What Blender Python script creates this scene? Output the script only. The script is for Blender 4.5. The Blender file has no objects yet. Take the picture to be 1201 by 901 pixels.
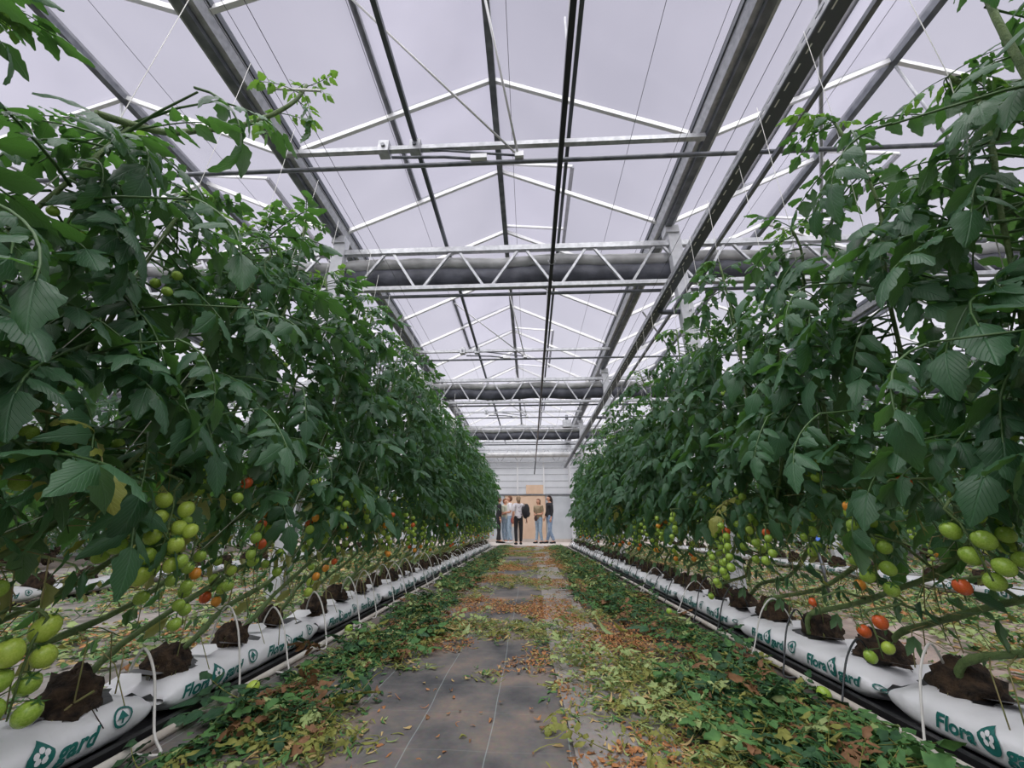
import bpy, bmesh, math, random
import numpy as np
from mathutils import Vector, Matrix, Euler, noise
R = math.radians
random.seed(7)
C = bpy.context.scene.collection
S = bpy.context.scene

# ------------------------------------------------------------------ camera, sky, light, exposure
CAMZ = 0.65
cam = bpy.data.objects.new('camera', bpy.data.cameras.new('camera'))
C.objects.link(cam); S.camera = cam
cam.data.sensor_width = 36.0; cam.data.lens = 450.0 / 1201.0 * 36.0
cam.data.clip_start = 0.03; cam.data.clip_end = 400
cam.location = (0, 0, CAMZ)
cam.rotation_euler = (R(90 + 20.30), 0, R(2.566))

W = bpy.data.worlds.new('overcast_sky'); S.world = W; W.use_nodes = True
wn = W.node_tree; wn.nodes.clear()
def wnode(t): return wn.nodes.new(t)
wo = wnode('ShaderNodeOutputWorld'); wb = wnode('ShaderNodeBackground')
tc = wnode('ShaderNodeTexCoord'); sx = wnode('ShaderNodeSeparateXYZ'); cr = wnode('ShaderNodeValToRGB')
nz = wnode('ShaderNodeTexNoise'); nz.inputs['Scale'].default_value = 2.2; nz.inputs['Detail'].default_value = 4
ad = wnode('ShaderNodeMath'); ad.operation = 'MULTIPLY_ADD'; ad.inputs[1].default_value = 0.22; 
wn.links.new(tc.outputs['Generated'], sx.inputs[0]); wn.links.new(tc.outputs['Generated'], nz.inputs['Vector'])
wn.links.new(nz.outputs['Fac'], ad.inputs[0]); wn.links.new(sx.outputs['Z'], ad.inputs[2])
wn.links.new(ad.outputs[0], cr.inputs[0]); wn.links.new(cr.outputs[0], wb.inputs[0]); wn.links.new(wb.outputs[0], wo.inputs[0])
e = cr.color_ramp.elements
e[0].position = 0.0; e[0].color = (0.95, 0.96, 1.0, 1)
e[1].position = 1.0; e[1].color = (0.44, 0.43, 0.52, 1)
m_ = e.new(0.30); m_.color = (0.88, 0.88, 0.95, 1)
m_ = e.new(0.62); m_.color = (0.55, 0.54, 0.63, 1)
wb.inputs[1].default_value = 1.0

sun = bpy.data.objects.new('overcast_sun', bpy.data.lights.new('overcast_sun', 'SUN'))
C.objects.link(sun); sun.data.energy = 6.0; sun.data.angle = R(100); sun.data.color = (1.0, 0.985, 0.96)
sun.rotation_euler = (R(24), R(-6), 0); sun.location = (0, -3, 12)

S.view_settings.view_transform = 'Standard'; S.view_settings.look = 'None'
S.view_settings.exposure = 0.0; S.view_settings.gamma = 1.0; S.view_settings.use_curve_mapping = False
S.cycles.max_bounces = 8; S.cycles.diffuse_bounces = 3; S.cycles.glossy_bounces = 2
S.cycles.transmission_bounces = 4; S.cycles.transparent_max_bounces = 10

# ------------------------------------------------------------------ materials
def mat(name, col, rough=0.6, metal=0.0, col2=None, nscale=8.0, bump=0.0, bscale=60.0, trans=None, ior=None, spec=0.5, seg=None, coord='Object'):
    m = bpy.data.materials.new(name); m.use_nodes = True
    nt = m.node_tree; N = nt.nodes; L = nt.links; b = N['Principled BSDF']
    b.inputs['Base Color'].default_value = (*col, 1); b.inputs['Roughness'].default_value = rough
    b.inputs['Metallic'].default_value = metal; b.inputs['Specular IOR Level'].default_value = spec
    t = N.new('ShaderNodeTexCoord')
    if col2:
        n = N.new('ShaderNodeTexNoise'); n.inputs['Scale'].default_value = nscale; n.inputs['Detail'].default_value = 5
        r = N.new('ShaderNodeValToRGB'); r.color_ramp.elements[0].color = (*col, 1); r.color_ramp.elements[1].color = (*col2, 1)
        lo, hi = seg or (0.35, 0.65); r.color_ramp.elements[0].position = lo; r.color_ramp.elements[1].position = hi
        L.new(t.outputs[coord], n.inputs['Vector']); L.new(n.outputs['Fac'], r.inputs[0]); L.new(r.outputs[0], b.inputs['Base Color'])
    if bump:
        n2 = N.new('ShaderNodeTexNoise'); n2.inputs['Scale'].default_value = bscale; n2.inputs['Detail'].default_value = 4
        bp = N.new('ShaderNodeBump'); bp.inputs['Strength'].default_value = bump; bp.inputs['Distance'].default_value = 0.01
        L.new(t.outputs[coord], n2.inputs['Vector']); L.new(n2.outputs['Fac'], bp.inputs['Height']); L.new(bp.outputs[0], b.inputs['Normal'])
    if trans:
        out = N['Material Output']; tr = N.new('ShaderNodeBsdfTranslucent'); tr.inputs[0].default_value = (*trans[1], 1)
        mx = N.new('ShaderNodeMixShader'); mx.inputs[0].default_value = trans[0]
        L.new(b.outputs[0], mx.inputs[1]); L.new(tr.outputs[0], mx.inputs[2]); L.new(mx.outputs[0], out.inputs[0])
    return m

def leaf_mat(name, top, top2, under, tcol, tf=0.28):
    """leaf: object-random tint, veins from the UV (u along, v across), paler underside"""
    m = bpy.data.materials.new(name); m.use_nodes = True
    nt = m.node_tree; N = nt.nodes; L = nt.links; b = N['Principled BSDF']; out = N['Material Output']
    b.inputs['Roughness'].default_value = 0.42; b.inputs['Specular IOR Level'].default_value = 0.6
    oi = N.new('ShaderNodeObjectInfo'); g = N.new('ShaderNodeNewGeometry'); t = N.new('ShaderNodeTexCoord')
    n = N.new('ShaderNodeTexNoise'); n.inputs['Scale'].default_value = 9; L.new(t.outputs['Object'], n.inputs['Vector'])
    a = N.new('ShaderNodeMath'); a.operation = 'ADD'; L.new(oi.outputs['Random'], a.inputs[0]); L.new(n.outputs['Fac'], a.inputs[1])
    a2 = N.new('ShaderNodeMath'); a2.operation = 'MULTIPLY'; a2.inputs[1].default_value = 0.62; L.new(a.outputs[0], a2.inputs[0])
    r = N.new('ShaderNodeValToRGB'); r.color_ramp.elements[0].color = (*top, 1); r.color_ramp.elements[1].color = (*top2, 1)
    r.color_ramp.elements[0].position = 0.25; r.color_ramp.elements[1].position = 0.9
    L.new(a2.outputs[0], r.inputs[0])
    # veins: midrib and slanting side veins
    uv = N.new('ShaderNodeUVMap'); s = N.new('ShaderNodeSeparateXYZ'); L.new(uv.outputs[0], s.inputs[0])
    ab = N.new('ShaderNodeMath'); ab.operation = 'ABSOLUTE'; L.new(s.outputs['Y'], ab.inputs[0])
    q = N.new('ShaderNodeMath'); q.operation = 'MULTIPLY_ADD'; q.inputs[1].default_value = -0.55
    L.new(ab.outputs[0], q.inputs[0]); L.new(s.outputs['X'], q.inputs[2])
    w = N.new('ShaderNodeMath'); w.operation = 'MULTIPLY'; w.inputs[1].default_value = 50; L.new(q.outputs[0], w.inputs[0])
    sn = N.new('ShaderNodeMath'); sn.operation = 'SINE'; L.new(w.outputs[0], sn.inputs[0])
    pw = N.new('ShaderNodeMapRange'); pw.inputs[1].default_value = 0.80; pw.inputs[2].default_value = 1.0; L.new(sn.outputs[0], pw.inputs[0])
    mr = N.new('ShaderNodeMapRange'); mr.inputs[1].default_value = 0.07; mr.inputs[2].default_value = 0.0; L.new(ab.outputs[0], mr.inputs[0])
    mxv = N.new('ShaderNodeMath'); mxv.operation = 'MAXIMUM'; L.new(pw.outputs[0], mxv.inputs[0]); L.new(mr.outputs[0], mxv.inputs[1])
    mul = N.new('ShaderNodeMath'); mul.operation = 'MULTIPLY'; mul.inputs[1].default_value = 0.30; L.new(mxv.outputs[0], mul.inputs[0])
    c1 = N.new('ShaderNodeMixRGB'); c1.inputs[2].default_value = (*[min(1, k * 2.2 + .03) for k in top2], 1)
    L.new(mul.outputs[0], c1.inputs[0]); L.new(r.outputs[0], c1.inputs[1])
    c2 = N.new('ShaderNodeMixRGB'); c2.inputs[2].default_value = (*under, 1)
    L.new(g.outputs['Backfacing'], c2.inputs[0]); L.new(c1.outputs[0], c2.inputs[1]); L.new(c2.outputs[0], b.inputs['Base Color'])
    bp = N.new('ShaderNodeBump'); bp.inputs['Strength'].default_value = 0.55; bp.inputs['Distance'].default_value = 0.004; bp.invert = True
    L.new(mxv.outputs[0], bp.inputs['Height']); L.new(bp.outputs[0], b.inputs['Normal'])
    tr = N.new('ShaderNodeBsdfTranslucent'); tr.inputs[0].default_value = (*tcol, 1)
    mx = N.new('ShaderNodeMixShader'); mx.inputs[0].default_value = tf
    L.new(b.outputs[0], mx.inputs[1]); L.new(tr.outputs[0], mx.inputs[2]); L.new(mx.outputs[0], out.inputs[0])
    return m

M = {}
M['leaf'] = leaf_mat('tomato_leaf', (0.020, 0.075, 0.036), (0.062, 0.160, 0.075), (0.09, 0.17, 0.085), (0.13, 0.34, 0.05))
M['leaf_young'] = leaf_mat('young_tomato_leaf', (0.060, 0.19, 0.045), (0.12, 0.29, 0.07), (0.15, 0.27, 0.10), (0.26, 0.52, 0.06), 0.35)
M['leaf_yellow'] = leaf_mat('yellowing_tomato_leaf', (0.26, 0.30, 0.05), (0.38, 0.40, 0.10), (0.3, 0.33, 0.12), (0.5, 0.5, 0.1), 0.3)
M['stem'] = mat('green_stem', (0.085, 0.145, 0.045), 0.6, col2=(0.16, 0.235, 0.08), nscale=25, bump=0.5, bscale=200)
M['petiole'] = mat('leaf_stalk', (0.065, 0.135, 0.04), 0.5)
M['oldstalk'] = mat('old_stalk', (0.20, 0.24, 0.07), 0.7, col2=(0.32, 0.25, 0.12), nscale=30)
def tomato(name, c1, c2, nscale=14):
    return mat(name, c1, 0.22, col2=c2, nscale=nscale, seg=(0.3, 0.75), spec=0.5, trans=(0.08, c2))
M['t_green'] = tomato('unripe_green_tomato', (0.26, 0.46, 0.045), (0.48, 0.64, 0.12))
M['t_lime'] = tomato('yellow_green_tomato', (0.38, 0.56, 0.055), (0.60, 0.72, 0.14))
M['t_orange'] = tomato('orange_tomato', (0.80, 0.27, 0.03), (0.85, 0.42, 0.06))
M['t_red'] = tomato('red_tomato', (0.66, 0.09, 0.025), (0.78, 0.19, 0.05))
M['calyx'] = mat('calyx', (0.06, 0.16, 0.03), 0.6)
M['bag'] = mat('white_bag_film', (0.90, 0.90, 0.93), 0.30, col2=(0.82, 0.82, 0.84), nscale=6, bump=0.35, bscale=22)
M['bag_green'] = mat('green_print', (0.012, 0.15, 0.13), 0.45)
M['black_film'] = mat('black_film', (0.015, 0.015, 0.017), 0.35, bump=0.3, bscale=30)
M['grey_flap'] = mat('grey_inner_film', (0.20, 0.20, 0.21), 0.5)
M['root'] = mat('root_ball_peat', (0.012, 0.008, 0.006), 0.95, col2=(0.075, 0.045, 0.025), nscale=35, bump=1.0, bscale=120)
M['pvc'] = mat('white_pipe', (0.66, 0.63, 0.58), 0.45, col2=(0.52, 0.47, 0.41), nscale=10)
M['dripw'] = mat('white_drip_tube', (0.68, 0.66, 0.63), 0.4)
M['dripb'] = mat('black_drip_tube', (0.03, 0.035, 0.04), 0.4)
M['twine'] = mat('white_twine', (0.72, 0.72, 0.68), 0.8)
M['galv'] = mat('galvanised_steel', (0.40, 0.41, 0.43), 0.42, 0.45, col2=(0.55, 0.56, 0.58), nscale=20)
M['galvdark'] = mat('weathered_steel', (0.12, 0.13, 0.15), 0.45, 0.4, col2=(0.22, 0.23, 0.25), nscale=9)
M['alu'] = mat('aluminium_glazing_bar', (0.78, 0.78, 0.78), 0.4, 0.15)
M['darkbar'] = mat('dark_steel_bar', (0.10, 0.11, 0.13), 0.45, 0.3)
M['wire'] = mat('dark_wire', (0.10, 0.10, 0.11), 0.5, 0.5)
M['rubber'] = mat('black_hose', (0.028, 0.033, 0.048), 0.38)
M['col'] = mat('column_steel', (0.60, 0.61, 0.64), 0.5, 0.0, col2=(0.50, 0.51, 0.54), nscale=12)
M['screen'] = mat('silver_screen_cloth', (0.42, 0.42, 0.42), 0.55, 0.1, col2=(0.60, 0.60, 0.60), nscale=5, bump=0.5, bscale=18)
M['screen_dark'] = mat('dark_screen_cloth', (0.05, 0.053, 0.068), 0.6, col2=(0.10, 0.105, 0.13), nscale=6, bump=0.5, bscale=18)
M['beige'] = mat('beige_board', (0.66, 0.47, 0.33), 0.7, col2=(0.72, 0.53, 0.39), nscale=3)
M['greypanel'] = mat('grey_wall_panel', (0.44, 0.47, 0.50), 0.6, col2=(0.52, 0.55, 0.58), nscale=2)
M['whitepanel'] = mat('white_wall_panel', (0.76, 0.77, 0.78), 0.5, col2=(0.66, 0.67, 0.69), nscale=2, trans=(0.35, (0.85, 0.87, 0.9)))
M['concrete'] = mat('pale_concrete', (0.52, 0.46, 0.42), 0.85, col2=(0.60, 0.54, 0.49), nscale=4, bump=0.2, bscale=80)

def glass_mat():
    m = bpy.data.materials.new('diffusing_roof_glass'); m.use_nodes = True
    N = m.node_tree.nodes; L = m.node_tree.links; N.clear()
    o = N.new('ShaderNodeOutputMaterial'); t = N.new('ShaderNodeBsdfTransparent'); t.inputs[0].default_value = (0.93, 0.93, 0.95, 1)
    tl = N.new('ShaderNodeBsdfTranslucent'); tl.inputs[0].default_value = (0.72, 0.70, 0.78, 1)
    gl = N.new('ShaderNodeBsdfGlossy'); gl.inputs['Roughness'].default_value = 0.15; gl.inputs[0].default_value = (0.9, 0.9, 0.9, 1)
    tcd = N.new('ShaderNodeTexCoord'); n = N.new('ShaderNodeTexNoise'); n.inputs['Scale'].default_value = 0.9; n.inputs['Detail'].default_value = 5
    mr = N.new('ShaderNodeMapRange'); mr.inputs[1].default_value = 0.35; mr.inputs[2].default_value = 0.7; mr.inputs[3].default_value = 0.09; mr.inputs[4].default_value = 0.15
    L.new(tcd.outputs['Object'], n.inputs['Vector']); L.new(n.outputs['Fac'], mr.inputs[0])
    a = N.new('ShaderNodeMixShader'); b = N.new('ShaderNodeMixShader'); b.inputs[0].default_value = 0.03
    L.new(mr.outputs[0], a.inputs[0]); L.new(t.outputs[0], a.inputs[1]); L.new(tl.outputs[0], a.inputs[2])
    L.new(a.outputs[0], b.inputs[1]); L.new(gl.outputs[0], b.inputs[2]); L.new(b.outputs[0], o.inputs[0])
    return m
M['glass'] = glass_mat()

def fabric_mat(name, c1, c2, dirt, lines=True):
    """woven ground cover: faint weave, dusty stains, thin pale marking lines every 25 cm"""
    m = bpy.data.materials.new(name); m.use_nodes = True
    nt = m.node_tree; N = nt.nodes; L = nt.links; b = N['Principled BSDF']; b.inputs['Roughness'].default_value = 0.75
    t = N.new('ShaderNodeTexCoord')
    n = N.new('ShaderNodeTexNoise'); n.inputs['Scale'].default_value = 2.3; n.inputs['Detail'].default_value = 9; n.inputs['Roughness'].default_value = 0.62
    L.new(t.outputs['Object'], n.inputs['Vector'])
    r = N.new('ShaderNodeValToRGB'); el = r.color_ramp.elements
    el[0].position = 0.36; el[0].color = (*c1, 1); el[1].position = 0.66; el[1].color = (*dirt, 1); k = el.new(0.50); k.color = (*c2, 1)
    L.new(n.outputs['Fac'], r.inputs[0])
    n2 = N.new('ShaderNodeTexNoise'); n2.inputs['Scale'].default_value = 60; n2.inputs['Detail'].default_value = 3; L.new(t.outputs['Object'], n2.inputs['Vector'])
    mm = N.new('ShaderNodeMixRGB'); mm.blend_type = 'MULTIPLY'; mm.inputs[0].default_value = 0.35
    L.new(r.outputs[0], mm.inputs[1]); L.new(n2.outputs['Color'], mm.inputs[2])
    last = mm.outputs[0]
    if lines:
        s = N.new('ShaderNodeSeparateXYZ')
        dn = N.new('ShaderNodeTexNoise'); dn.inputs['Scale'].default_value = 1.3; L.new(t.outputs['Object'], dn.inputs['Vector'])
        vm = N.new('ShaderNodeVectorMath'); vm.operation = 'MULTIPLY_ADD'; vm.inputs[1].default_value = (0.05, 0.05, 0.05)
        L.new(dn.outputs['Color'], vm.inputs[0]); L.new(t.outputs['Object'], vm.inputs[2]); L.new(vm.outputs[0], s.inputs[0])
        for ax, off, st in (('X', 0.115, 0.42), ('Y', 0.02, 0.12)):
            a = N.new('ShaderNodeMath'); a.operation = 'ADD'; a.inputs[1].default_value = 50 + off; L.new(s.outputs[ax], a.inputs[0])
            fr = N.new('ShaderNodeMath'); fr.operation = 'PINGPONG'; fr.inputs[1].default_value = 0.125; L.new(a.outputs[0], fr.inputs[0])
            mr = N.new('ShaderNodeMapRange'); mr.inputs[1].default_value = 0.0022; mr.inputs[2].default_value = 0.0012; mr.inputs[4].default_value = st; L.new(fr.outputs[0], mr.inputs[0])
            mx = N.new('ShaderNodeMixRGB'); mx.inputs[2].default_value = (0.42, 0.50, 0.50, 1)
            L.new(mr.outputs[0], mx.inputs[0]); L.new(last, mx.inputs[1]); last = mx.outputs[0]
    L.new(last, b.inputs['Base Color'])
    wv = N.new('ShaderNodeTexWave'); wv.inputs['Scale'].default_value = 160; wv.bands_direction = 'X'; L.new(t.outputs['Object'], wv.inputs['Vector'])
    bp = N.new('ShaderNodeBump'); bp.inputs['Strength'].default_value = 0.25; bp.inputs['Distance'].default_value = 0.003
    L.new(wv.outputs['Fac'], bp.inputs['Height']); L.new(bp.outputs[0], b.inputs['Normal'])
    return m
M['fabric'] = fabric_mat('dusty_black_ground_cover', (0.075, 0.076, 0.083), (0.175, 0.162, 0.155), (0.34, 0.255, 0.20))
M['fabric_pale'] = fabric_mat('worn_pale_ground_cover', (0.17, 0.15, 0.13), (0.34, 0.31, 0.285), (0.46, 0.41, 0.37), False)
M['fabric_pink'] = fabric_mat('pale_dusty_ground_cover', (0.30, 0.24, 0.21), (0.48, 0.38, 0.33), (0.62, 0.49, 0.43), False)
M['soil'] = mat('dark_damp_soil', (0.055, 0.045, 0.038), 0.9, col2=(0.15, 0.12, 0.10), nscale=5, bump=0.6, bscale=60)

# ------------------------------------------------------------------ mesh builder
class MB:
    def __init__(s): s.v = []; s.f = []; s.m = []; s.uv = []
    def add(s, vs, fs, mi=0, uvs=None):
        o = len(s.v); s.v.extend([tuple(p) for p in vs]); s.f.extend([tuple(i + o for i in f) for f in fs]); s.m.extend([mi] * len(fs))
        s.uv.extend(uvs if uvs else [(0.5, 0.9)] * len(vs))
    def box(s, a, b, mi=0):
        x0, y0, z0 = a; x1, y1, z1 = b
        s.add([(x0,y0,z0),(x1,y0,z0),(x1,y1,z0),(x0,y1,z0),(x0,y0,z1),(x1,y0,z1),(x1,y1,z1),(x0,y1,z1)],
              [(0,3,2,1),(4,5,6,7),(0,1,5,4),(1,2,6,5),(2,3,7,6),(3,0,4,7)], mi)
    def tube(s, pts, r, n=6, mi=0, cap=True, sq=1.0, roll=0.0):
        pts = [Vector(p) for p in pts]; k = len(pts)
        rs = r if isinstance(r, (list, tuple)) else [r] * k
        vs = []; prev = None
        for i, p in enumerate(pts):
            t = (pts[min(i + 1, k - 1)] - pts[max(i - 1, 0)])
            if t.length < 1e-9: t = Vector((0, 0, 1))
            t.normalize()
            if prev is None:
                a = Vector((0, 0, 1)) if abs(t.z) < 0.9 else Vector((1, 0, 0))
                u = t.cross(a).normalized()
            else:
                u = (prev - t * prev.dot(t))
                u = u.normalized() if u.length > 1e-6 else t.orthogonal().normalized()
            prev = u; w = t.cross(u)
            for j in range(n):
                an = 2 * math.pi * j / n + roll
                vs.append(p + (u * math.cos(an) + w * math.sin(an) * sq) * rs[i])
        fs = [(i * n + j, i * n + (j + 1) % n, (i + 1) * n + (j + 1) % n, (i + 1) * n + j) for i in range(k - 1) for j in range(n)]
        if cap: fs += [tuple(reversed(range(n))), tuple(range((k - 1) * n, k * n))]
        s.add(vs, fs, mi)
    def bar(s, a, b, w, h=None, mi=0):
        """rectangular bar between two points; w across, h along up"""
        h = h or w; a = Vector(a); b = Vector(b); t = (b - a).normalized()
        up = Vector((0, 0, 1)) if abs(t.z) < 0.95 else Vector((0, 1, 0))
        u = t.cross(up).normalized() * w / 2; q = u.cross(t).normalized() * h / 2
        vs = [p + i * u + j * q for p in (a, b) for i, j in ((-1, -1), (1, -1), (1, 1), (-1, 1))]
        s.add(vs, [(0,1,2,3),(7,6,5,4),(0,4,5,1),(1,5,6,2),(2,6,7,3),(3,7,4,0)], mi)
    def mesh(s, name, mats, smooth=True):
        me = bpy.data.meshes.new(name)
        me.from_pydata(s.v, [], s.f)
        for m in (mats if isinstance(mats, (list, tuple)) else [mats]): me.materials.append(M[m] if isinstance(m, str) else m)
        me.polygons.foreach_set('material_index', s.m)
        if smooth: me.polygons.foreach_set('use_smooth', [True] * len(s.f))
        uvl = me.uv_layers.new(name='UVMap')
        li = np.empty(len(me.loops), np.int32); me.loops.foreach_get('vertex_index', li)
        uvl.data.foreach_set('uv', np.array(s.uv, np.float32)[li].ravel())
        me.update(); return me
    def build(s, name, mats, parent=None, smooth=True, loc=None):
        o = bpy.data.objects.new(name, s.mesh(name, mats, smooth)); C.objects.link(o)
        if parent: o.parent = parent
        if loc: o.location = loc
        return o
def place(name, me, parent=None, loc=(0, 0, 0), rot=(0, 0, 0), sc=1.0):
    o = bpy.data.objects.new(name, me); C.objects.link(o); o.location = loc; o.rotation_euler = rot
    o.scale = (sc,) * 3 if not isinstance(sc, (tuple, list)) else sc
    if parent: o.parent = parent
    return o
def tag(o, label=None, cat=None, group=None, kind=None):
    if label: o['label'] = label
    if cat: o['category'] = cat
    if group: o['group'] = group
    if kind: o['kind'] = kind
    return o
def thing(name, loc, label, cat, group=None):
    o = bpy.data.objects.new(name, None); C.objects.link(o); o.location = loc; o.empty_display_size = 0.05
    return tag(o, label, cat, group)
def struct(name, loc=(0, 0, 0)):
    o = bpy.data.objects.new(name, None); C.objects.link(o); o.location = loc; o['kind'] = 'structure'; return o
ORD = ['nearest', 'second', 'third', 'fourth', 'fifth', 'sixth', 'seventh', 'eighth', 'ninth', 'tenth', 'eleventh', 'twelfth', 'thirteenth', 'fourteenth', 'fifteenth', 'sixteenth', 'seventeenth', 'eighteenth', 'nineteenth', 'twentieth', 'twenty-first', 'twenty-second', 'twenty-third', 'twenty-fourth', 'twenty-fifth', 'twenty-sixth', 'twenty-seventh', 'twenty-eighth', 'twenty-ninth', 'thirtieth']
def rnd(a, b): return random.uniform(a, b)

# ------------------------------------------------------------------ setting: floor, walls, roof
GUT = [-10.58, -6.48, -2.38, 1.72, 5.82, 9.92]; GZ = 4.13; RZ = 5.12
Y0, Y1 = -5.17, 17.33; DY = 1.125
mb = MB(); mb.box((-10.7, Y0, -0.12), (10.05, Y1 + 0.3, 0.0)); fl = mb.build('floor', 'soil', smooth=False); fl['kind'] = 'structure'
mb = MB(); mb.box((-10.6, 14.05, -0.004), (9.95, Y1 - 0.05, 0.02)); mb.build('concrete_path', 'concrete', fl, smooth=False)

def sheet(name, x0, x1, y0, y1, m, z, seed, label):
    nx = max(4, int((x1 - x0) / 0.10)); ny = int((y1 - y0) / 0.12); mb = MB(); vs = []
    for j in range(ny + 1):
        for i in range(nx + 1):
            x = x0 + (x1 - x0) * i / nx; y = y0 + (y1 - y0) * j / ny
            if i in (0, nx): x += 0.05 * noise.noise((y * 0.45, seed, i))
            h = 0.007 * (1 + noise.noise((x * 1.1 + seed, y * 0.9, 0))) + 0.004 * (1 + noise.noise((x * 5, y * 1.2, seed)))
            vs.append((x, y, z + h))
    fs = [(j * (nx + 1) + i, j * (nx + 1) + i + 1, (j + 1) * (nx + 1) + i + 1, (j + 1) * (nx + 1) + i) for j in range(ny) for i in range(nx)]
    mb.add(vs, fs); o = mb.build(name, m); tag(o, label, 'ground cover'); return o
sheet('ground_cover_sheet', -1.62, 0.15, Y0 + 0.5, 14.0, 'fabric', 0.004, 1, 'dusty black woven ground cover sheet along the middle of the path')
sheet('ground_cover_sheet', 0.10, 0.42, Y0 + 0.5, 14.0, 'fabric_pale', 0.014, 5, 'worn pale grey strip of ground cover right of the black sheet')
sheet('ground_cover_sheet', -4.3, -1.7, Y0 + 0.5, 14.0, 'fabric_pale', 0.004, 9, 'pale ground cover sheet in the aisle left of the left row')
sheet('ground_cover_sheet', 1.72, 4.1, Y0 + 0.5, 14.0, 'fabric_pink', 0.004, 13, 'pinkish dusty ground cover sheet in the aisle right of the right row')
sheet('ground_cover_sheet', -7.5, -4.8, Y0 + 0.5, 14.0, 'fabric_pale', 0.004, 17, 'pale ground cover sheet in the outermost aisle on the left')
sheet('ground_cover_sheet', 4.6, 7.3, Y0 + 0.5, 14.0, 'fabric_pale', 0.004, 19, 'pale ground cover sheet in the outermost aisle on the right')

# roof glazing: one pane and one glazing bar per bay, slope and 1.125 m field
ceil_ = struct('ceiling', (0, 0, GZ))
YS = [Y0 + DY * k for k in range(21)]
def slope_z(x, x0, x1):
    c = (x0 + x1) / 2; return RZ - (RZ - GZ) * abs(x - c) / ((x1 - x0) / 2)
pane_me = {}
for b in range(5):
    x0, x1 = GUT[b] , GUT[b + 1]; c = (x0 + x1) / 2
    for sd in (-1, 1):
        xe = x0 if sd < 0 else x1
        if sd not in pane_me:
            q = MB(); dx = xe - c; dz = GZ - RZ
            q.add([(0, 0.02, 0.03), (0, DY - 0.02, 0.03), (dx, DY - 0.02, dz + 0.03), (dx, 0.02, dz + 0.03)], [(0, 1, 2, 3)])
            pane_me[sd] = q.mesh('pane', 'glass', False)
            q = MB(); q.bar((0, 0, 0), (dx, 0, dz), 0.034, 0.05); pane_me[sd, 'b'] = q.mesh('glazing_bar', 'alu', False)
        for k in range(20): place('pane', pane_me[sd], ceil_, (c, YS[k], RZ - GZ))
        for k in range(21): place('glazing_bar', pane_me[sd, 'b'], ceil_, (c, YS[k], RZ - GZ))
    q = MB(); q.box((c - 0.035, Y0, RZ - GZ - 0.06), (c + 0.035, Y1, RZ - GZ + 0.05)); q.build('ridge_bar', 'galvdark', ceil_, smooth=False)
    # gable infill above the end wall
    q = MB(); q.add([(x0, Y1 + .02, 0), (x1, Y1 + .02, 0), (c, Y1 + .02, RZ - GZ)], [(0, 1, 2)]); q.build('gable_pane', 'whitepanel', ceil_, smooth=False)
for b, x in enumerate(GUT):
    lab = {2: 'heavy grey steel gutter running above the left tomato row', 3: 'heavy grey steel gutter running above the right tomato row',
           1: 'steel gutter one bay out to the left', 4: 'steel gutter one bay out to the right', 0: 'outermost steel gutter along the left side wall', 5: 'outermost steel gutter along the right side wall'}[b]
    g = thing('roof_gutter', (x, 0, GZ), lab, 'gutter')
    q = MB(); prof = [(-.13, .09), (-.115, .09), (-.075, -.02), (.075, -.02), (.115, .09), (.13, .09), (.085, -.045), (-.085, -.045)]
    vs = [(px, yy, pz) for yy in (Y0, Y1) for px, pz in prof]; n = len(prof)
    q.add(vs, [(i, (i + 1) % n, n + (i + 1) % n, n + i) for i in range(n)]); q.build('trough', 'galv', g, smooth=False)
    q = MB(); q.box((-.035, Y0, -.095), (.035, Y1, -.045)); q.build('drip_channel', 'galvdark', g, smooth=False)
    for s_ in (-1, 1):
        q = MB(); q.box((s_ * .118 - .012, Y0, .05), (s_ * .118 + .012, Y1, .11)); q.build('glazing_rail', 'darkbar', g, smooth=False)

# roof vents in the slopes (windows), slightly raised
def vent(n, bay, sd, ya, yb, wx):
    x0, x1 = GUT[bay], GUT[bay + 1]; c = (x0 + x1) / 2
    w = struct('window_%d' % n, (c, ya, RZ)); L_ = yb - ya
    ex = sd * wx; ez = -(RZ - GZ) * wx / 2.05 + 0.07 if sd < 0 else -0.06
    q = MB(); q.bar((ex, 0, ez), (ex, L_, ez), 0.05, 0.045)
    q.build('vent_bottom_rail', 'galvdark', w, smooth=False)
    for k in range(3):
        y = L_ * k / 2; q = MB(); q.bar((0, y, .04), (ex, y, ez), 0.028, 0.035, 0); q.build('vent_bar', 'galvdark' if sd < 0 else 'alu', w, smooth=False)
    q = MB(); q.add([(0, 0, .06), (0, L_, .06), (ex, L_, ez + .02), (ex, 0, ez + .02)], [(0, 1, 2, 3)]); q.build('pane', 'glass', w, smooth=False)
n = 1
for bay in (1, 2, 3):
    for k in range(-1, 3):
        vent(n, bay, -1, 1.60 + 4.5 * k, 3.85 + 4.5 * k, 1.06); n += 1
        vent(n, bay, 1, 3.75 + 4.5 * k, 6.0 + 4.5 * k, 0.95); n += 1

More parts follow.
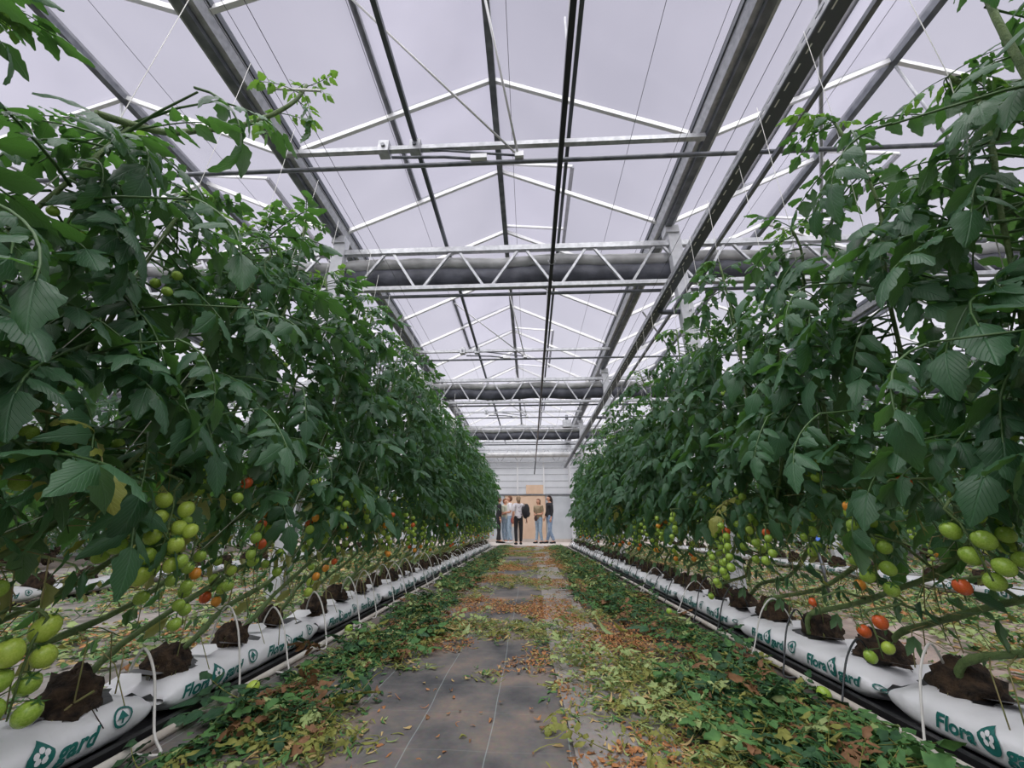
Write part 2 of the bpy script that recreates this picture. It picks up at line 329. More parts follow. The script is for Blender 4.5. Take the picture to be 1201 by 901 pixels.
# walls: side and back walls of pale diffusing panels in a steel frame
def plain_wall(name, a, b, h):
    w = struct(name, (a[0], a[1], 0)); d = Vector((b[0] - a[0], b[1] - a[1], 0)); L_ = d.length; u = d / L_
    k = max(1, round(L_ / 2.25))
    for i in range(k):
        p, q_ = u * (L_ * i / k + 0.03), u * (L_ * (i + 1) / k - 0.03)
        m = MB(); m.bar((p.x, p.y, h / 2 + .2), (q_.x, q_.y, h / 2 + .2), 0.02, h - .4); m.build('wall_panel', 'whitepanel', w, smooth=False)
    for i in range(k + 1):
        p = u * (L_ * i / k); m = MB(); m.box((p.x - .03, p.y - .03, 0), (p.x + .03, p.y + .03, h)); m.build('wall_post', 'alu', w, smooth=False)
    m = MB(); m.bar((0, 0, .2), (d.x, d.y, .2), .08, .4); m.build('dwarf_wall', 'greypanel', w, smooth=False)
plain_wall('wall_left', (-10.64, Y0), (-10.64, Y1), GZ)
plain_wall('wall_right', (9.98, Y0), (9.98, Y1), GZ)
plain_wall('wall_back', (-10.6, Y0 - .03), (9.95, Y0 - .03), GZ)

# end wall: boards below, horizontally ribbed white sheets above, thin mullions
we = struct('wall_end', (0, Y1 - 0.1, 0))
q = MB(); q.box((-10.6, .05, 0), (9.9, .07, 1.93)); q.build('backing_sheet', 'greypanel', we, smooth=False)
for x0, x1, m_n in ((-10.6, -6.5, 'greypanel'), (-6.46, -3.2, 'greypanel'), (-3.16, -1.12, 'greypanel'), (-1.08, -0.50, 'beige'), (-0.47, 0.66, 'beige'), (0.70, 1.92, 'greypanel'), (1.96, 5.0, 'greypanel'), (5.04, 9.9, 'greypanel')):
    q = MB(); q.box((x0, 0, 0.14), (x1, 0.04, 1.88)); q.build('board', m_n, we, smooth=False)
q = MB(); q.box((-10.6, -.01, 0), (9.9, .05, .14)); q.build('plinth', 'concrete', we, smooth=False)
q = MB(); q.box((-1.12, -.012, 0.14), (-0.52, 0.0, 0.62)); q.build('lower_panel', 'greypanel', we, smooth=False)
q = MB(); q.box((-10.6, -.03, 1.885), (9.9, .05, 1.93)); q.build('dark_rail', 'galvdark', we, smooth=False)
for k in range(8):
    z0 = 1.94 + k * 0.275
    for x0, x1 in ((-10.6, -6.5), (-6.47, -2.4), (-2.37, -0.55), (-0.51, 0.60), (0.64, 1.70), (1.74, 5.8), (5.84, 9.9)):
        q = MB(); q.box((x0, 0.01, z0 + .02), (x1, .03, z0 + .265)); q.build('wall_panel', 'whitepanel', we, smooth=False)
    q = MB(); q.box((-10.6, 0, z0 - .012), (9.9, .035, z0 + .016)); q.build('rail', 'galv', we, smooth=False)
for x in (-6.48, -4.4, -2.38, -0.53, 0.62, 1.72, 3.8, 5.82, 7.9):
    q = MB(); q.box((x - .03, -.05, 1.93), (x + .03, -.01, 4.13)); q.build('mullion', 'alu', we, smooth=False)
q = MB(); q.box((-0.16, -.035, 1.945), (0.585, -.012, 2.32)); q.build('hatch_board', 'beige', we, smooth=False)

# ------------------------------------------------------------------ girders, columns, screens, pipes
GY = [3.83, 8.33, 12.83, 17.0]
GN = ['nearest', 'second', 'third', 'farthest']
zc0, zc1 = 3.27, 3.83
diag = {}
for gi, gy in enumerate(GY):
    g = thing('lattice_girder', (0, gy, zc0), '%s grey steel lattice girder spanning the greenhouse above the path' % GN[gi], 'girder')
    q = MB(); q.box((-10.5, -.03, 0), (9.9, .03, .05)); q.build('bottom_chord', 'galv', g, smooth=False)
    q = MB(); q.box((-10.5, -.03, .53), (9.9, .03, .60)); q.build('top_chord', 'galv', g, smooth=False)
    if 'm' not in diag:
        for s_ in (-1, 1):
            q = MB(); q.bar((0.05 * s_, 0, .04), (.36 * s_, 0, .54), .028, .028); diag[s_] = q.mesh('web_bar', 'galv', False)
        diag['m'] = 1
    k = -12
    x = -10.3
    while x < 9.7:
        for s_ in (-1, 1): place('web_bar', diag[s_], g, (x, 0, 0))
        x += 0.82
    if gi < 3:
        s = thing('folded_shade_screen', (0, gy + .17, zc0), 'bundle of silver and dark shade cloth gathered behind the %s girder' % GN[gi], 'shade screen')
        for nm, z0, z1, m_n, dp in (('silver_fold', .38, .55, 'screen', .13), ('dark_fold', .16, .42, 'screen_dark', .11)):
            q = MB(); nx = 260; na = 12; vs = []
            for i in range(nx + 1):
                x = -10.45 + 20.3 * i / nx
                sag = 0.012 * math.sin(x * 3.3 + gi) + 0.02 * noise.noise((x * 1.7, gi, 0)) - .01
                for j in range(na):
                    a = 2 * math.pi * j / na; rr = 1 + 0.13 * noise.noise((x * 5, j * 1.7, z0 * 9 + gi))
                    vs.append((x, dp * math.cos(a) * rr, (z0 + z1) / 2 + sag + (z1 - z0) / 2 * math.sin(a) * rr))
            q.add(vs, [(i * na + j, (i + 1) * na + j, (i + 1) * na + (j + 1) % na, i * na + (j + 1) % na) for i in range(nx) for j in range(na)])
            q.build(nm, m_n, s)
        q = MB(); q.tube([(-10.5, .07, .008), (9.9, .07, .008)], .02, 8)
        o = q.build('screen_drive_tube', 'galvdark', None, loc=(0, gy, zc0 - .045)); tag(o, 'thin dark tube just under and behind the %s girder' % GN[gi], 'pipe')
    else:
        q = MB(); q.tube([(-10.4, -.12, .30), (9.8, -.12, .30)], .11, 12)
        o = q.build('rolled_screen', 'screen', None, loc=(0, gy, zc0)); tag(o, 'long pale rolled screen along the end wall', 'shade screen')
    for b, x in enumerate(GUT):
        where = ['beside the left side wall', 'one bay out on the left', 'in the left tomato row', 'in the right tomato row', 'one bay out on the right', 'beside the right side wall'][b]
        c_ = thing('steel_column', (x + .06, gy, 0), 'pale grey steel column %s, at the %s girder' % (where, GN[gi]), 'column')
        q = MB()
        q.box((-.07, -.05, 0), (.07, .05, 4.02))
        q.build('shaft', 'col', c_, smooth=False)
        q = MB(); q.box((-.10, -.07, 3.96), (.06, .07, 4.06)); q.build('head_plate', 'col', c_, smooth=False)
        if b in (2, 3):
            q = MB()
            for z in (2.75, 2.88, 3.0): q.tube([(0.02, -.075, z), (.02, -.052, z)], .012, 6)
            q.build('bolt', 'galvdark', c_, smooth=False)

# purlin pipes crossing each bay and the vent drive (one set per 4.5 m)
for k, yy in enumerate((-1.9, 2.6, 7.1, 11.6)):
    pos = ['behind the camera', 'in front of the nearest girder', 'between the nearest and second girders', 'between the second and third girders'][k]
    q = MB(); q.tube([(-10.5, yy + .03, CAMZ + 3.18), (9.9, yy + .03, CAMZ + 3.18)], .021, 8)
    o = q.build('cross_pipe', 'galvdark'); tag(o, 'long dark cross pipe spanning all bays %s' % pos, 'pipe')
    v = thing('vent_drive', (0, yy, CAMZ + 3.36), 'vent drive with cross bar and push rods %s' % pos, 'vent mechanism')
    q = MB(); q.bar((-2.30, 0, 0), (1.66, 0, 0), .045, .05); q.build('cross_bar', 'galv', v, smooth=False)
    for x in (-1.33, -1.03):
        q = MB(); q.box((x - .05, -.05, -.06), (x + .05, .05, .07)); q.build('gear_box', 'galv', v, smooth=False)
        q = MB(); q.tube([(x, -.065, .0), (x, -.05, .0)], .02, 8); q.build('bolt', 'galvdark', v, smooth=False)
    q = MB(); q.tube([(-1.25, 0, -.10), (-.75, 0, -.12), (-.5, 0, -.155)], .014, 6); q.build('slide_rod', 'galvdark', v)
    q = MB(); q.box((-.5, -.03, -.18), (-.35, .03, -.13)); q.build('slide_bracket', 'alu', v, smooth=False)
    for a, b_ in (((-1.38, -.85, .62), (-.06, 0, -.14)), ((-.38, -.95, 1.0), (-.06, 0, -.14)), ((-1.0, 0, .0), (-.06, 0, -.14))):
        q = MB(); q.tube([a, b_], .011, 6); q.build('push_rod', 'alu' if a[2] > .1 else 'galvdark', v)
    q = MB(); q.box((-.09, -.025, -.17), (-.01, .025, -.11)); q.build('rod_bracket', 'alu', v, smooth=False)
q = MB(); q.bar((-1.03, Y0, 0), (-1.03, 16.8, 0), .04, .045); o = q.build('vent_shaft', 'darkbar', smooth=False, loc=(0, 0, CAMZ + 3.42)); tag(o, 'dark vent shaft running lengthwise left of the ridge', 'rod')
q = MB(); q.bar((.43, Y0, 0), (.43, 16.8, 0), .035, .035); o = q.build('vent_shaft', 'darkbar', smooth=False, loc=(0, 0, CAMZ + 3.55)); tag(o, 'dark thin vent shaft lengthwise above the black overhead rail', 'rod')
# diagonal roof braces in the outer bays
for b, nm in ((3, 'right'), (1, 'left')):
    for k, yy in enumerate((2.7, 7.2)):
        q = MB(); x0, x1 = GUT[b], GUT[b + 1]; c = (x0 + x1) / 2
        q.tube([(x0 + .35, yy - 1.1, 4.25), (x0 + 1.9, yy + 1.2, 4.1)], .017, 6); q.tube([(c, yy, RZ - .1), (c + .3, yy + .1, 3.85)], .014, 6)
        o = q.build('roof_brace', 'galv'); tag(o, 'diagonal steel brace under the roof, %s in the bay to the %s' % (('nearer one', 'farther one')[k], nm), 'brace')

# black overhead rail above the path, dangling end
ra = thing('overhead_rail', (.235, 0, CAMZ + 2.28), 'long black overhead rail hanging above the middle of the path', 'rail')
q = MB(); q.bar((0, -4, 0), (0, 14.6, 0), .032, .05); q.build('rail_bar', 'rubber', ra, smooth=False)
q = MB(); q.tube([(0, 14.5, 0), (0, 14.9, -.02), (-.02, 15.0, -.15), (-.05, 15.05, -.42)], .02, 6); q.build('hose_end', 'rubber', ra)
for y in (1.3, 3.83, 8.33, 12.83):
    q = MB(); q.tube([(0, y, .02), (0, y, .36)], .006, 5); q.build('hanger', 'galv', ra)
q = MB()
for k in range(8):
    a = k / 7 * 2 * math.pi; q.tube([(0.035 * math.cos(a), 2.93, .035 * math.sin(a)), (.035 * math.cos(a + .9), 2.93, .035 * math.sin(a + .9))], .004, 4)
q.build('wire_clip', 'galv', ra)

# perforated channel above the right row, and its companion pipe
ch = thing('perforated_channel', (1.475, 0, CAMZ + 2.30), 'long dark perforated steel channel above the right tomato row', 'channel')
q = MB(); x0, x1 = -.05, .05
q.box((x0, -4, -.025), (x1, 16.3, -.018)); q.box((x1 - .006, -4, -.018), (x1, 16.3, .04)); q.build('channel_body', 'darkbar', ch, smooth=False)  # shade of the underside put into a darker steel tone
q = MB(); y = -1.0
while y < 16.2:
    q.box((x0 - .002, y, -.018), (x0 + .004, y + .035, .04)); q.box((x0 - .002, y + .035, -.018), (x0 + .004, y + .10, .004)); q.box((x0 - .002, y + .035, .018), (x0 + .004, y + .10, .04)); y += .10
q.build('slotted_flange', 'galv', ch, smooth=False).__setitem__('kind', 'stuff')  # lit path-side face painted as lighter steel than the body
q = MB(); y = .2
while y < 7:
    q.box((-.028, y, -.0265), (-.020, y + .045, -.0252)); y += .09
q.build('slot_light_dashes', 'alu', ch, smooth=False).__setitem__('kind', 'stuff')  # pale raised dashes painted for the bright light in the slots
for y in (3.83, 8.33, 12.83):
    q = MB(); q.tube([(.0, y, -.03), (.04, y, -.05), (.30, y, -.05)], .028, 6); q.build('bracket', 'darkbar', ch)
q = MB(); q.bar((1.70, -4, 0), (1.70, 16.3, 0), .03, .03); o = q.build('lengthwise_pipe', 'galvdark', smooth=False, loc=(0, 0, CAMZ + 2.36)); tag(o, 'thin grey pipe running beside the perforated channel', 'pipe')
# thin wires
k = 0
for x, z, lab in ((-1.86, 3.05, 'thin dark wire beside the left gutter, inner one'), (-2.0, 3.1, 'thin dark wire beside the left gutter, outer one'), (-1.38, 2.45, 'thin crop wire above the left tomato row'),
                  (.95, 3.25, 'thin wire between the black rail and the right gutter'), (1.36, 3.2, 'thin wire beside the right gutter, left one'), (1.42, 3.2, 'thin wire beside the right gutter, right one'),
                  (-.12, 3.6, 'thin wire close beside the ridge of the middle bay'), (1.36, 2.40, 'thin crop wire above the right tomato row'), (-2.9, 3.3, 'thin wire in the bay to the left'), (-1.25, 3.5, 'thin wire beside the vent shaft'), (2.35, 3.1, 'thin wire in the bay to the right')):
    q = MB(); q.tube([(x, -4, 0), (x, 16.9, 0)], .0022, 4); o = q.build('overhead_wire', 'wire', loc=(0, 0, CAMZ + z)); tag(o, lab, 'wire')

# ------------------------------------------------------------------ leaves
def leaflet(mb, M4, Ln, Wd, droop, fold, n=11, mi=0, seed=0):
    rs = random.Random(seed); vs = []; uvs = []; lob = rs.uniform(-.8, .8)
    for i in range(n + 1):
        t = i / n
        w = Wd * 0.5 * (math.sin(math.pi * min(1, t ** 0.66 * .98 + .01)) ** 0.72) * (1.0 - .18 * t)
        w *= 1 + .17 * math.cos(i * 2 * math.pi / 3.5 + lob) if 0 < i < n else 1
        y = Ln * t; z = -droop * Ln * t * t
        wob = rs.uniform(-.05, .05) * Wd
        sh = .05 * Ln * math.cos(i * 2 * math.pi / 3.5 + lob) if 0 < i < n else 0
        vs += [(-w, y - sh * .4, z - fold * w + wob), (-w * .5, y, z - fold * w * .22 + wob * .3 + .03 * Wd * (i % 2)), (0, y, z), (w * .5, y, z - fold * w * .22 - wob * .3 + .03 * Wd * (i % 2)), (w, y - sh * .4, z - fold * w - wob)]
        uvs += [(t, -w / Wd * 2), (t, -w / Wd), (t, 0.0), (t, w / Wd), (t, w / Wd * 2)]
    fs = []
    for i in range(n):
        for j in range(4):
            a = i * 5 + j; fs.append((a, a + 1, a + 6, a + 5))
    mb.add([M4 @ Vector(v) for v in vs], fs, mi, uvs)
def leaflet_lo(mb, M4, Ln, Wd, droop, fold, mi=0):
    vs = []; 
    for t, w in ((0, .12), (.3, 1), (.5, .72), (.68, .8), (1, .04)):
        w *= Wd * .5; z = -droop * Ln * t * t; vs += [(-w, Ln * t, z - fold * w), (0, Ln * t, z), (w, Ln * t, z - fold * w)]
    fs = []
    for i in range(4):
        a = i * 3; fs += [(a, a + 1, a + 4, a + 3), (a + 1, a + 2, a + 5, a + 4)]
    mb.add([M4 @ Vector(v) for v in vs], fs, mi, [(i / 4, (-1, 0, 1)[j] * .8) for i in range(5) for j in range(3)])
def compound(mb, T, L_, droop, seed, hi=True, pairs=3):
    """compound tomato leaf growing along local +Y, arching down"""
    rs = random.Random(seed)
    def rp(t):
        a = droop * t; 
        return Vector((0.02 * math.sin(seed + 3 * t) * L_ * 2, L_ * (t - .22 * droop * t * t), L_ * (.10 * t - .5 * droop * t * t)))
    pts = [rp(i / 6) for i in range(7)]
    mb.tube([T @ p for p in pts], [.0042 * (1 - .6 * i / 6) * (L_ / .36) + .0006 for i in range(7)], 5 if hi else 3, 1, cap=False)
    def put(t, side, ln, wd, big=True):
        p = rp(t); tan = (rp(min(1, t + .05)) - rp(max(0, t - .05))).normalized()
        if side == 0: d = tan
        else: d = (tan * rs.uniform(.1, .95) + Vector((side, 0, 0)) * 1.0 + Vector((0, 0, rs.uniform(-.9, .25)))).normalized()
        up = Vector((rs.uniform(-.6, .6), rs.uniform(-.5, .5), 1)); x = d.cross(up).normalized(); z = x.cross(d)
        if side != 0:
            st = p + d * (.10 * ln)
            if hi: mb.tube([T @ p, T @ st], .0014, 3, 1, cap=False)
            p = st
        m4 = Matrix((x, d, z)).transposed().to_4x4(); m4.translation = p
        f = leaflet if hi else leaflet_lo
        kw = dict(seed=rs.random()) if hi else {}
        if hi and ln < .05 * L_ / .36: f = leaflet_lo; kw = {}
        f(mb, T @ m4, ln, wd, rs.uniform(.1, .55), rs.uniform(.05, .5), **kw)
    s = L_ / .36
    put(.97, 0, .135 * s, .085 * s)
    for k in range(pairs):
        t = .84 - k * .26; sz = (.115, .118, .098)[k % 3] * s * rs.uniform(.85, 1.12)
        for sd in (-1, 1): put(t + rs.uniform(-.06, .06), sd, sz * rs.uniform(.72, 1.15), sz * rs.uniform(.48, .64))
        if k < 2:
            for sd in (-1, 1): put(t - .13 + rs.uniform(-.02, .02), sd, .038 * s, .026 * s)
I4 = Matrix.Identity(4)
LEAF = []; LEAFY = []; LEAFYEL = []
for k in range(8):
    q = MB(); compound(q, I4, .36, [.35, .6, .9, 1.15, .75, 1.0, .5, 1.3][k], 11 + k); LEAF.append(q.mesh('leaf', ['leaf', 'petiole']))
for k in range(3):
    q = MB(); compound(q, I4, .36, [.5, .9, 1.3][k], 41 + k); LEAFY.append(q.mesh('young_leaf', ['leaf_young', 'petiole']))
    q = MB(); compound(q, I4, .30, [.9, 1.3, 1.6][k], 51 + k); LEAFYEL.append(q.mesh('yellowing_leaf', ['leaf_yellow', 'oldstalk']))

# ------------------------------------------------------------------ tomatoes
def tomato_mesh(m_n, el=1.15):
    q = MB(); nu, nv = 12, 8; vs = [(0, 0, 0.5 * el)]
    for j in range(1, nv):
        a = math.pi * j / nv
        for i in range(nu):
            b = 2 * math.pi * i / nu; rr = .5 * math.sin(a) * (1 + .02 * math.cos(5 * b)); vs.append((rr * math.cos(b), rr * math.sin(b), .5 * el * math.cos(a) - (.06 if j == 1 else 0) * 0.5))
    vs[0] = (0, 0, .5 * el - .05); vs.append((0, 0, -.5 * el)); fs = [(0, 1 + i, 1 + (i + 1) % nu) for i in range(nu)]
    for j in range(nv - 2):
        for i in range(nu): a = 1 + j * nu; fs.append((a + i, a + nu + i, a + nu + (i + 1) % nu, a + (i + 1) % nu))
    a = 1 + (nv - 2) * nu; fs += [(a + i, a + nu, a + (i + 1) % nu) for i in range(nu)]
    q.add(vs, fs)
    for k in range(5):   # calyx
        b = 2 * math.pi * k / 5; c, s = math.cos(b), math.sin(b)
        P = lambda r_, z_, w_: (r_ * c - w_ * s, r_ * s + w_ * c, z_)
        q.add([P(.02, .5 * el + .0, -.05), P(.02, .5 * el, .05), P(.26, .46 * el, .05), P(.26, .46 * el, -.05), P(.46, .50 * el, 0)], [(0, 3, 2, 1), (3, 4, 2)], 1)
    q.tube([(0, 0, .46 * el), (.03, 0, .5 * el + .16)], .035, 5, 1)
    return q.mesh('tomato', [m_n, 'calyx'])
TOM = {c: tomato_mesh('t_' + c, e_) for c, e_ in (('green', 1.08), ('lime', 1.18), ('orange', 1.12), ('red', 1.1))}
CW = {'green': 'unripe green tomato', 'lime': 'yellow-green tomato', 'orange': 'orange ripening tomato', 'red': 'ripe red tomato'}
def truss_layout(n, L_, seed):
    rs = random.Random(seed); out = []
    for i in range(n):
        t = .22 + .78 * i / max(1, n - 1); a = (i % 2) * math.pi + rs.uniform(-.7, .7) + seed
        out.append((Vector((.034 * math.cos(a), .034 * math.sin(a), -L_ * t)), Euler((rs.uniform(-.6, .6), rs.uniform(-.6, .6), rs.uniform(0, 6)))))
    return out
TR = {}
def truss_mesh(n, L_, seed, merged=None, size=.048):
    key = (n, L_, seed, merged)
    if key in TR: return TR[key]
    q = MB(); q.tube([(0, 0, 0), (.02, 0, -.1 * L_), (.004, 0, -.3 * L_), (0, 0, -.6 * L_), (0, 0, -L_)], [.0045, .004, .0035, .003, .002], 5)
    for p, r_ in truss_layout(n, L_, seed):
        q.tube([(0, 0, p.z + size * .75), p + Vector((0, 0, size * .5))], .002, 3)
    mats = ['stem']
    if merged:
        cols = []
        for i, (p, r_) in enumerate(truss_layout(n, L_, seed)):
            c = merged[i % len(merged)]; 
            if c not in cols: cols.append(c)
            me = TOM[{'g': 'green', 'l': 'lime', 'o': 'orange', 'r': 'red'}[c]]
            m4 = Matrix.Translation(p) @ r_.to_matrix().to_4x4() @ Matrix.Scale(size, 4)
            vv = [m4 @ v.co for v in me.vertices]; ff = [tuple(pl.vertices) for pl in me.polygons if pl.material_index == 0]
            q.add(vv, ff, 1 + cols.index(c))
        mats += ['t_' + {'g': 'green', 'l': 'lime', 'o': 'orange', 'r': 'red'}[c] for c in cols]
    TR[key] = q.mesh('fruit_truss', mats); return TR[key]
def add_truss(plant, loc, cols, seed, size=.048, L_=None):
    """cols: string of g l o r from the top down"""
    n = len(cols); L_ = L_ or .030 * n + .03
    t = place('fruit_truss', truss_mesh(n, round(L_, 3), seed, None, size), plant, loc, (rnd(-.12, .12), rnd(-.12, .12), rnd(0, 6)))
    for (p, r_), c in zip(truss_layout(n, round(L_, 3), seed), cols):
        nm = {'g': 'green', 'l': 'lime', 'o': 'orange', 'r': 'red'}[c]
        o = place('tomato', TOM[nm], t, p, r_, size * rnd(.88, 1.1))
        if nm != 'green': o['label'] = CW[nm]
    return t

# ------------------------------------------------------------------ tomato plants
def interp(path, t):
    k = t * (len(path) - 1); i = min(int(k), len(path) - 2); f = k - i; return path[i].lerp(path[i + 1], f)
def stem_path(d, top, sway, low=1.0):
    c = [(0, 0, .02), (.01, .05 * d, .12), (.02, .22 * d, .19), (.02, .50 * d, .27 * low), (.0, .80 * d, .42), (0, 1.02 * d, .68), (0, 1.18 * d, 1.02), (0, 1.28 * d, 1.42), (0, 1.34 * d, 1.82), (0, 1.38 * d, top - .15)]
    out = [Vector((x + sway * noise.noise((i * .7, sway * 40, 3)) * 1.5, y, z)) for i, (x, y, z) in enumerate(c)]
    res = []
    for i in range(len(out) - 1):      # smooth
        p0, p1, p2, p3 = out[max(0, i - 1)], out[i], out[i + 1], out[min(len(out) - 1, i + 2)]
        for s_ in range(4):
            t = s_ / 4; res.append(.5 * ((2 * p1) + (-p0 + p2) * t + (2 * p0 - 5 * p1 + 4 * p2 - p3) * t * t + (-p0 + 3 * p1 - 3 * p2 + p3) * t ** 3))
    res.append(out[-1]); return res
def point_at_z(path, z):
    for a, b in zip(path, path[1:]):
        if b.z >= z: return a.lerp(b, (z - a.z) / max(1e-6, b.z - a.z))
    return path[-1]
root_me = []
for k in range(3):
    q = MB(); n1, n2 = 24, 16; vs = []
    for j in range(n2 + 1):
        a = math.pi * j / n2
        for i in range(n1):
            b = 2 * math.pi * i / n1; p = Vector((math.sin(a) * math.cos(b), math.sin(a) * math.sin(b), math.cos(a)))
            r_ = .066 * (1 + .35 * noise.noise(p * 2.3 + Vector((k * 5, 0, 0))) + .14 * noise.noise(p * 7) + .10 * noise.noise(p * 17)); vs.append((p.x * r_, p.y * r_ * 1.25, p.z * r_ * 1.15 + .035))
    q.add(vs, [(j * n1 + i, (j + 1) * n1 + i, (j + 1) * n1 + (i + 1) % n1, j * n1 + (i + 1) % n1) for j in range(n2) for i in range(n1)])
    for i in range(30):
        a = rnd(0, 6.28); q.tube([(0, 0, rnd(.05, .10)), (.05 * math.cos(a), .06 * math.sin(a), .05), (rnd(.06, .10) * math.cos(a + rnd(-.4, .4)), rnd(.08, .13) * math.sin(a), -.02)], .0013, 3, rnd(0, 1) < .6)
    root_me.append(q.mesh('root_ball', ['root', 'oldstalk']))
def pick_leaf(h, rs, yellow=False):
    if yellow: return 'yellowing_leaf', rs.choice(LEAFYEL)
    if h > .93: return 'young_leaf', rs.choice(LEAFY)
    return 'leaf', rs.choice(LEAF)
def leaf_orient(rs, h, d, hang=1.0):
    az = rs.choice((0, math.pi)) + rs.gauss(0, .75) - math.pi / 2
    pitch = rs.uniform(-.75, .25) * hang if h < .85 else rs.uniform(-.3, .6)
    return Euler((pitch, rs.uniform(-.45, .45), az), 'XYZ')
def leaves_for(path, n, rs, d, z0, z1, dens=1.0):
    out = []
    for i in range(n):
        h = (i + rs.random()) / n; z = z0 + (z1 - z0) * h
        p = point_at_z(path, z)
        sc = (.98 - .30 * max(0, h - .55) / .45 * 1.0) * rs.uniform(.75, 1.2)
        if h > .88: sc *= .7
        if h > .95: sc *= .75
        out.append((p, h, leaf_orient(rs, h, d), sc))
    return out
merged_cache = {}
def merged_foliage(d, top, var, n=34, zlo=.66):
    key = (d, round(top, 1), var, zlo)
    if key in merged_cache: return merged_cache[key]
    rs = random.Random(900 + var * 7 + d); path = stem_path(d, round(top, 1), .08 + var * .01); q = MB()
    for p, h, e_, sc in leaves_for(path, n, rs, d, zlo, round(top, 1)):
        T = Matrix.Translation(p + Vector((rs.uniform(-.05, .05), rs.uniform(-.1, .1), 0))) @ e_.to_matrix().to_4x4()
        compound(q, T, .36 * sc, rs.uniform(.4, 1.3), rs.randint(0, 999), hi=False)
    me = q.mesh('foliage', ['leaf', 'petiole'])
    q = MB(); q.tube(path[::3] + [path[-1]], .011, 5); q2 = q.mesh('stem', 'stem'); merged_cache[key] = (me, q2, path); return merged_cache[key]

SCR = {}
def scraps(d, v):
    """withered leaflets, tendrils and old stalks tangled round the bare lower stem"""
    if (d, v) in SCR: return SCR[d, v]
    rs = random.Random(v * 3 + d); path = stem_path(d, 2.3, .09); q = MB()
    for i in range(44):
        p = point_at_z(path, rs.uniform(.12, .80)) + Vector((rs.uniform(-.05, .05), rs.uniform(-.06, .06), 0)); a = rs.uniform(0, 6.28); l_ = rs.uniform(.06, .22); dz = rs.uniform(-1, .25) * l_
        q.tube([p, p + Vector((l_ * .45 * math.cos(a), l_ * .45 * math.sin(a), dz * .2)), p + Vector((l_ * .75 * math.cos(a + .3), l_ * .75 * math.sin(a + .3), dz))], .0017, 3, rs.choice((0, 0, 3)), cap=False)
    for i in range(50):
        p = point_at_z(path, rs.uniform(.25, .82)) + Vector((rs.uniform(-.16, .16), rs.uniform(-.16, .16), rs.uniform(-.14, .02)))
        T = Matrix.Translation(p) @ Euler((rs.uniform(-1.9, -.4), rs.uniform(-1, 1), rs.uniform(0, 6.28))).to_matrix().to_4x4()
        L_ = rs.uniform(.03, .085); leaflet_lo(q, T, L_, L_ * rs.uniform(.3, .6), rs.uniform(-.3, 1.4), rs.uniform(.3, 1.6), rs.choice((1, 1, 2, 1)))
    SCR[d, v] = q.mesh('withered_scraps', ['oldstalk', 'leaf', 'leaf_yellow', 'petiole']); return SCR[d, v]
PLANTS = []
def make_plant(x, y, d, top, label, detail, seed, group=None, nleaf=38, trusses=True, base=.12, low=1.0, zlo=.66):
    rs = random.Random(seed)
    P = thing('tomato_plant', (x, y, base), label, 'tomato plant', group)
    place('root_ball', rs.choice(root_me), P, (0, 0, 0), (0, 0, rs.uniform(0, 6)), rs.uniform(.9, 1.25))
    top_l = top - base
    if detail:
        path = stem_path(d, top_l, rs.uniform(.04, .14), low)
        q = MB(); q.tube(path, [.0118 - .0065 * (i / len(path)) + .0025 * (i % 5 == 0) for i in range(len(path))], 7); q.build('stem', 'stem', P)
        # stubs of removed leaves and dry stalks on the bare stem
        q = MB()
        for i in range(9):
            p = interp(path, rs.uniform(.15, .5)); a = rs.uniform(0, 6.28); l_ = rs.uniform(.05, .2)
            q.tube([p, p + Vector((l_ * .5 * math.cos(a), l_ * .5 * math.sin(a), -.02)), p + Vector((l_ * .7 * math.cos(a), l_ * .7 * math.sin(a), -l_))], .0022, 3)
        q.build('dry_stalk', 'oldstalk', P)['kind'] = 'stuff'
        q = MB(); zt = point_at_z(path, .35); tp = path[-1]
        q.tube([zt + Vector((.02, 0, .02)), point_at_z(path, .62) + Vector((.018, -.02 * d, 0)), point_at_z(path, 1.2) + Vector((.015, -.03 * d, 0)), tp, (tp.x, tp.y + .03 * d, 2.95 - base)], .0016, 4); q.build('twine', 'twine', P)
        for p, h, e_, sc in leaves_for(path, nleaf, rs, d, .66, top_l):
            nm, me = pick_leaf(h, rs, h < .12 and rs.random() < .12)
            place(nm, me, P, p, e_, sc)
    else:
        f, st, path = merged_foliage(d, top_l, seed % 3, nleaf, zlo)
        place('foliage', f, P)['kind'] = 'stuff'; place('stem', st, P)
    place('withered_scraps', scraps(d, seed % 4), P)['kind'] = 'stuff'
    if trusses:
        for k, (z, cols) in enumerate(((.42, ('gglgog', 'ggo', 'lgro', 'ggg', 'glggr')), (.62, ('gggggglg', 'gggggg', 'orgggg', 'gglgg')), (.85, ('ggggg', 'gggggg')), (1.45, ('gggg', 'ggg')))):
            if k == 3 and rs.random() < .5: continue
            if k == 0 and rs.random() < .25: continue
            p = point_at_z(path, z); sd = (-1 if x > 0 else 1) * (1 if rs.random() < .75 else -1)
            p = p + Vector((sd * rs.uniform(.02, .14), rs.uniform(-.08, .08), .0)); c = rs.choice(cols); sz = (.042, .046, .042, .032)[k]
            if detail and y < 7: add_truss(P, p, c, rs.randint(0, 4), sz)
            else:
                place('fruit_truss', truss_mesh(len(c), round(.03 * len(c) + .03, 3), rs.randint(0, 1), c, sz), P, p)
    PLANTS.append((P, path, d)); return P

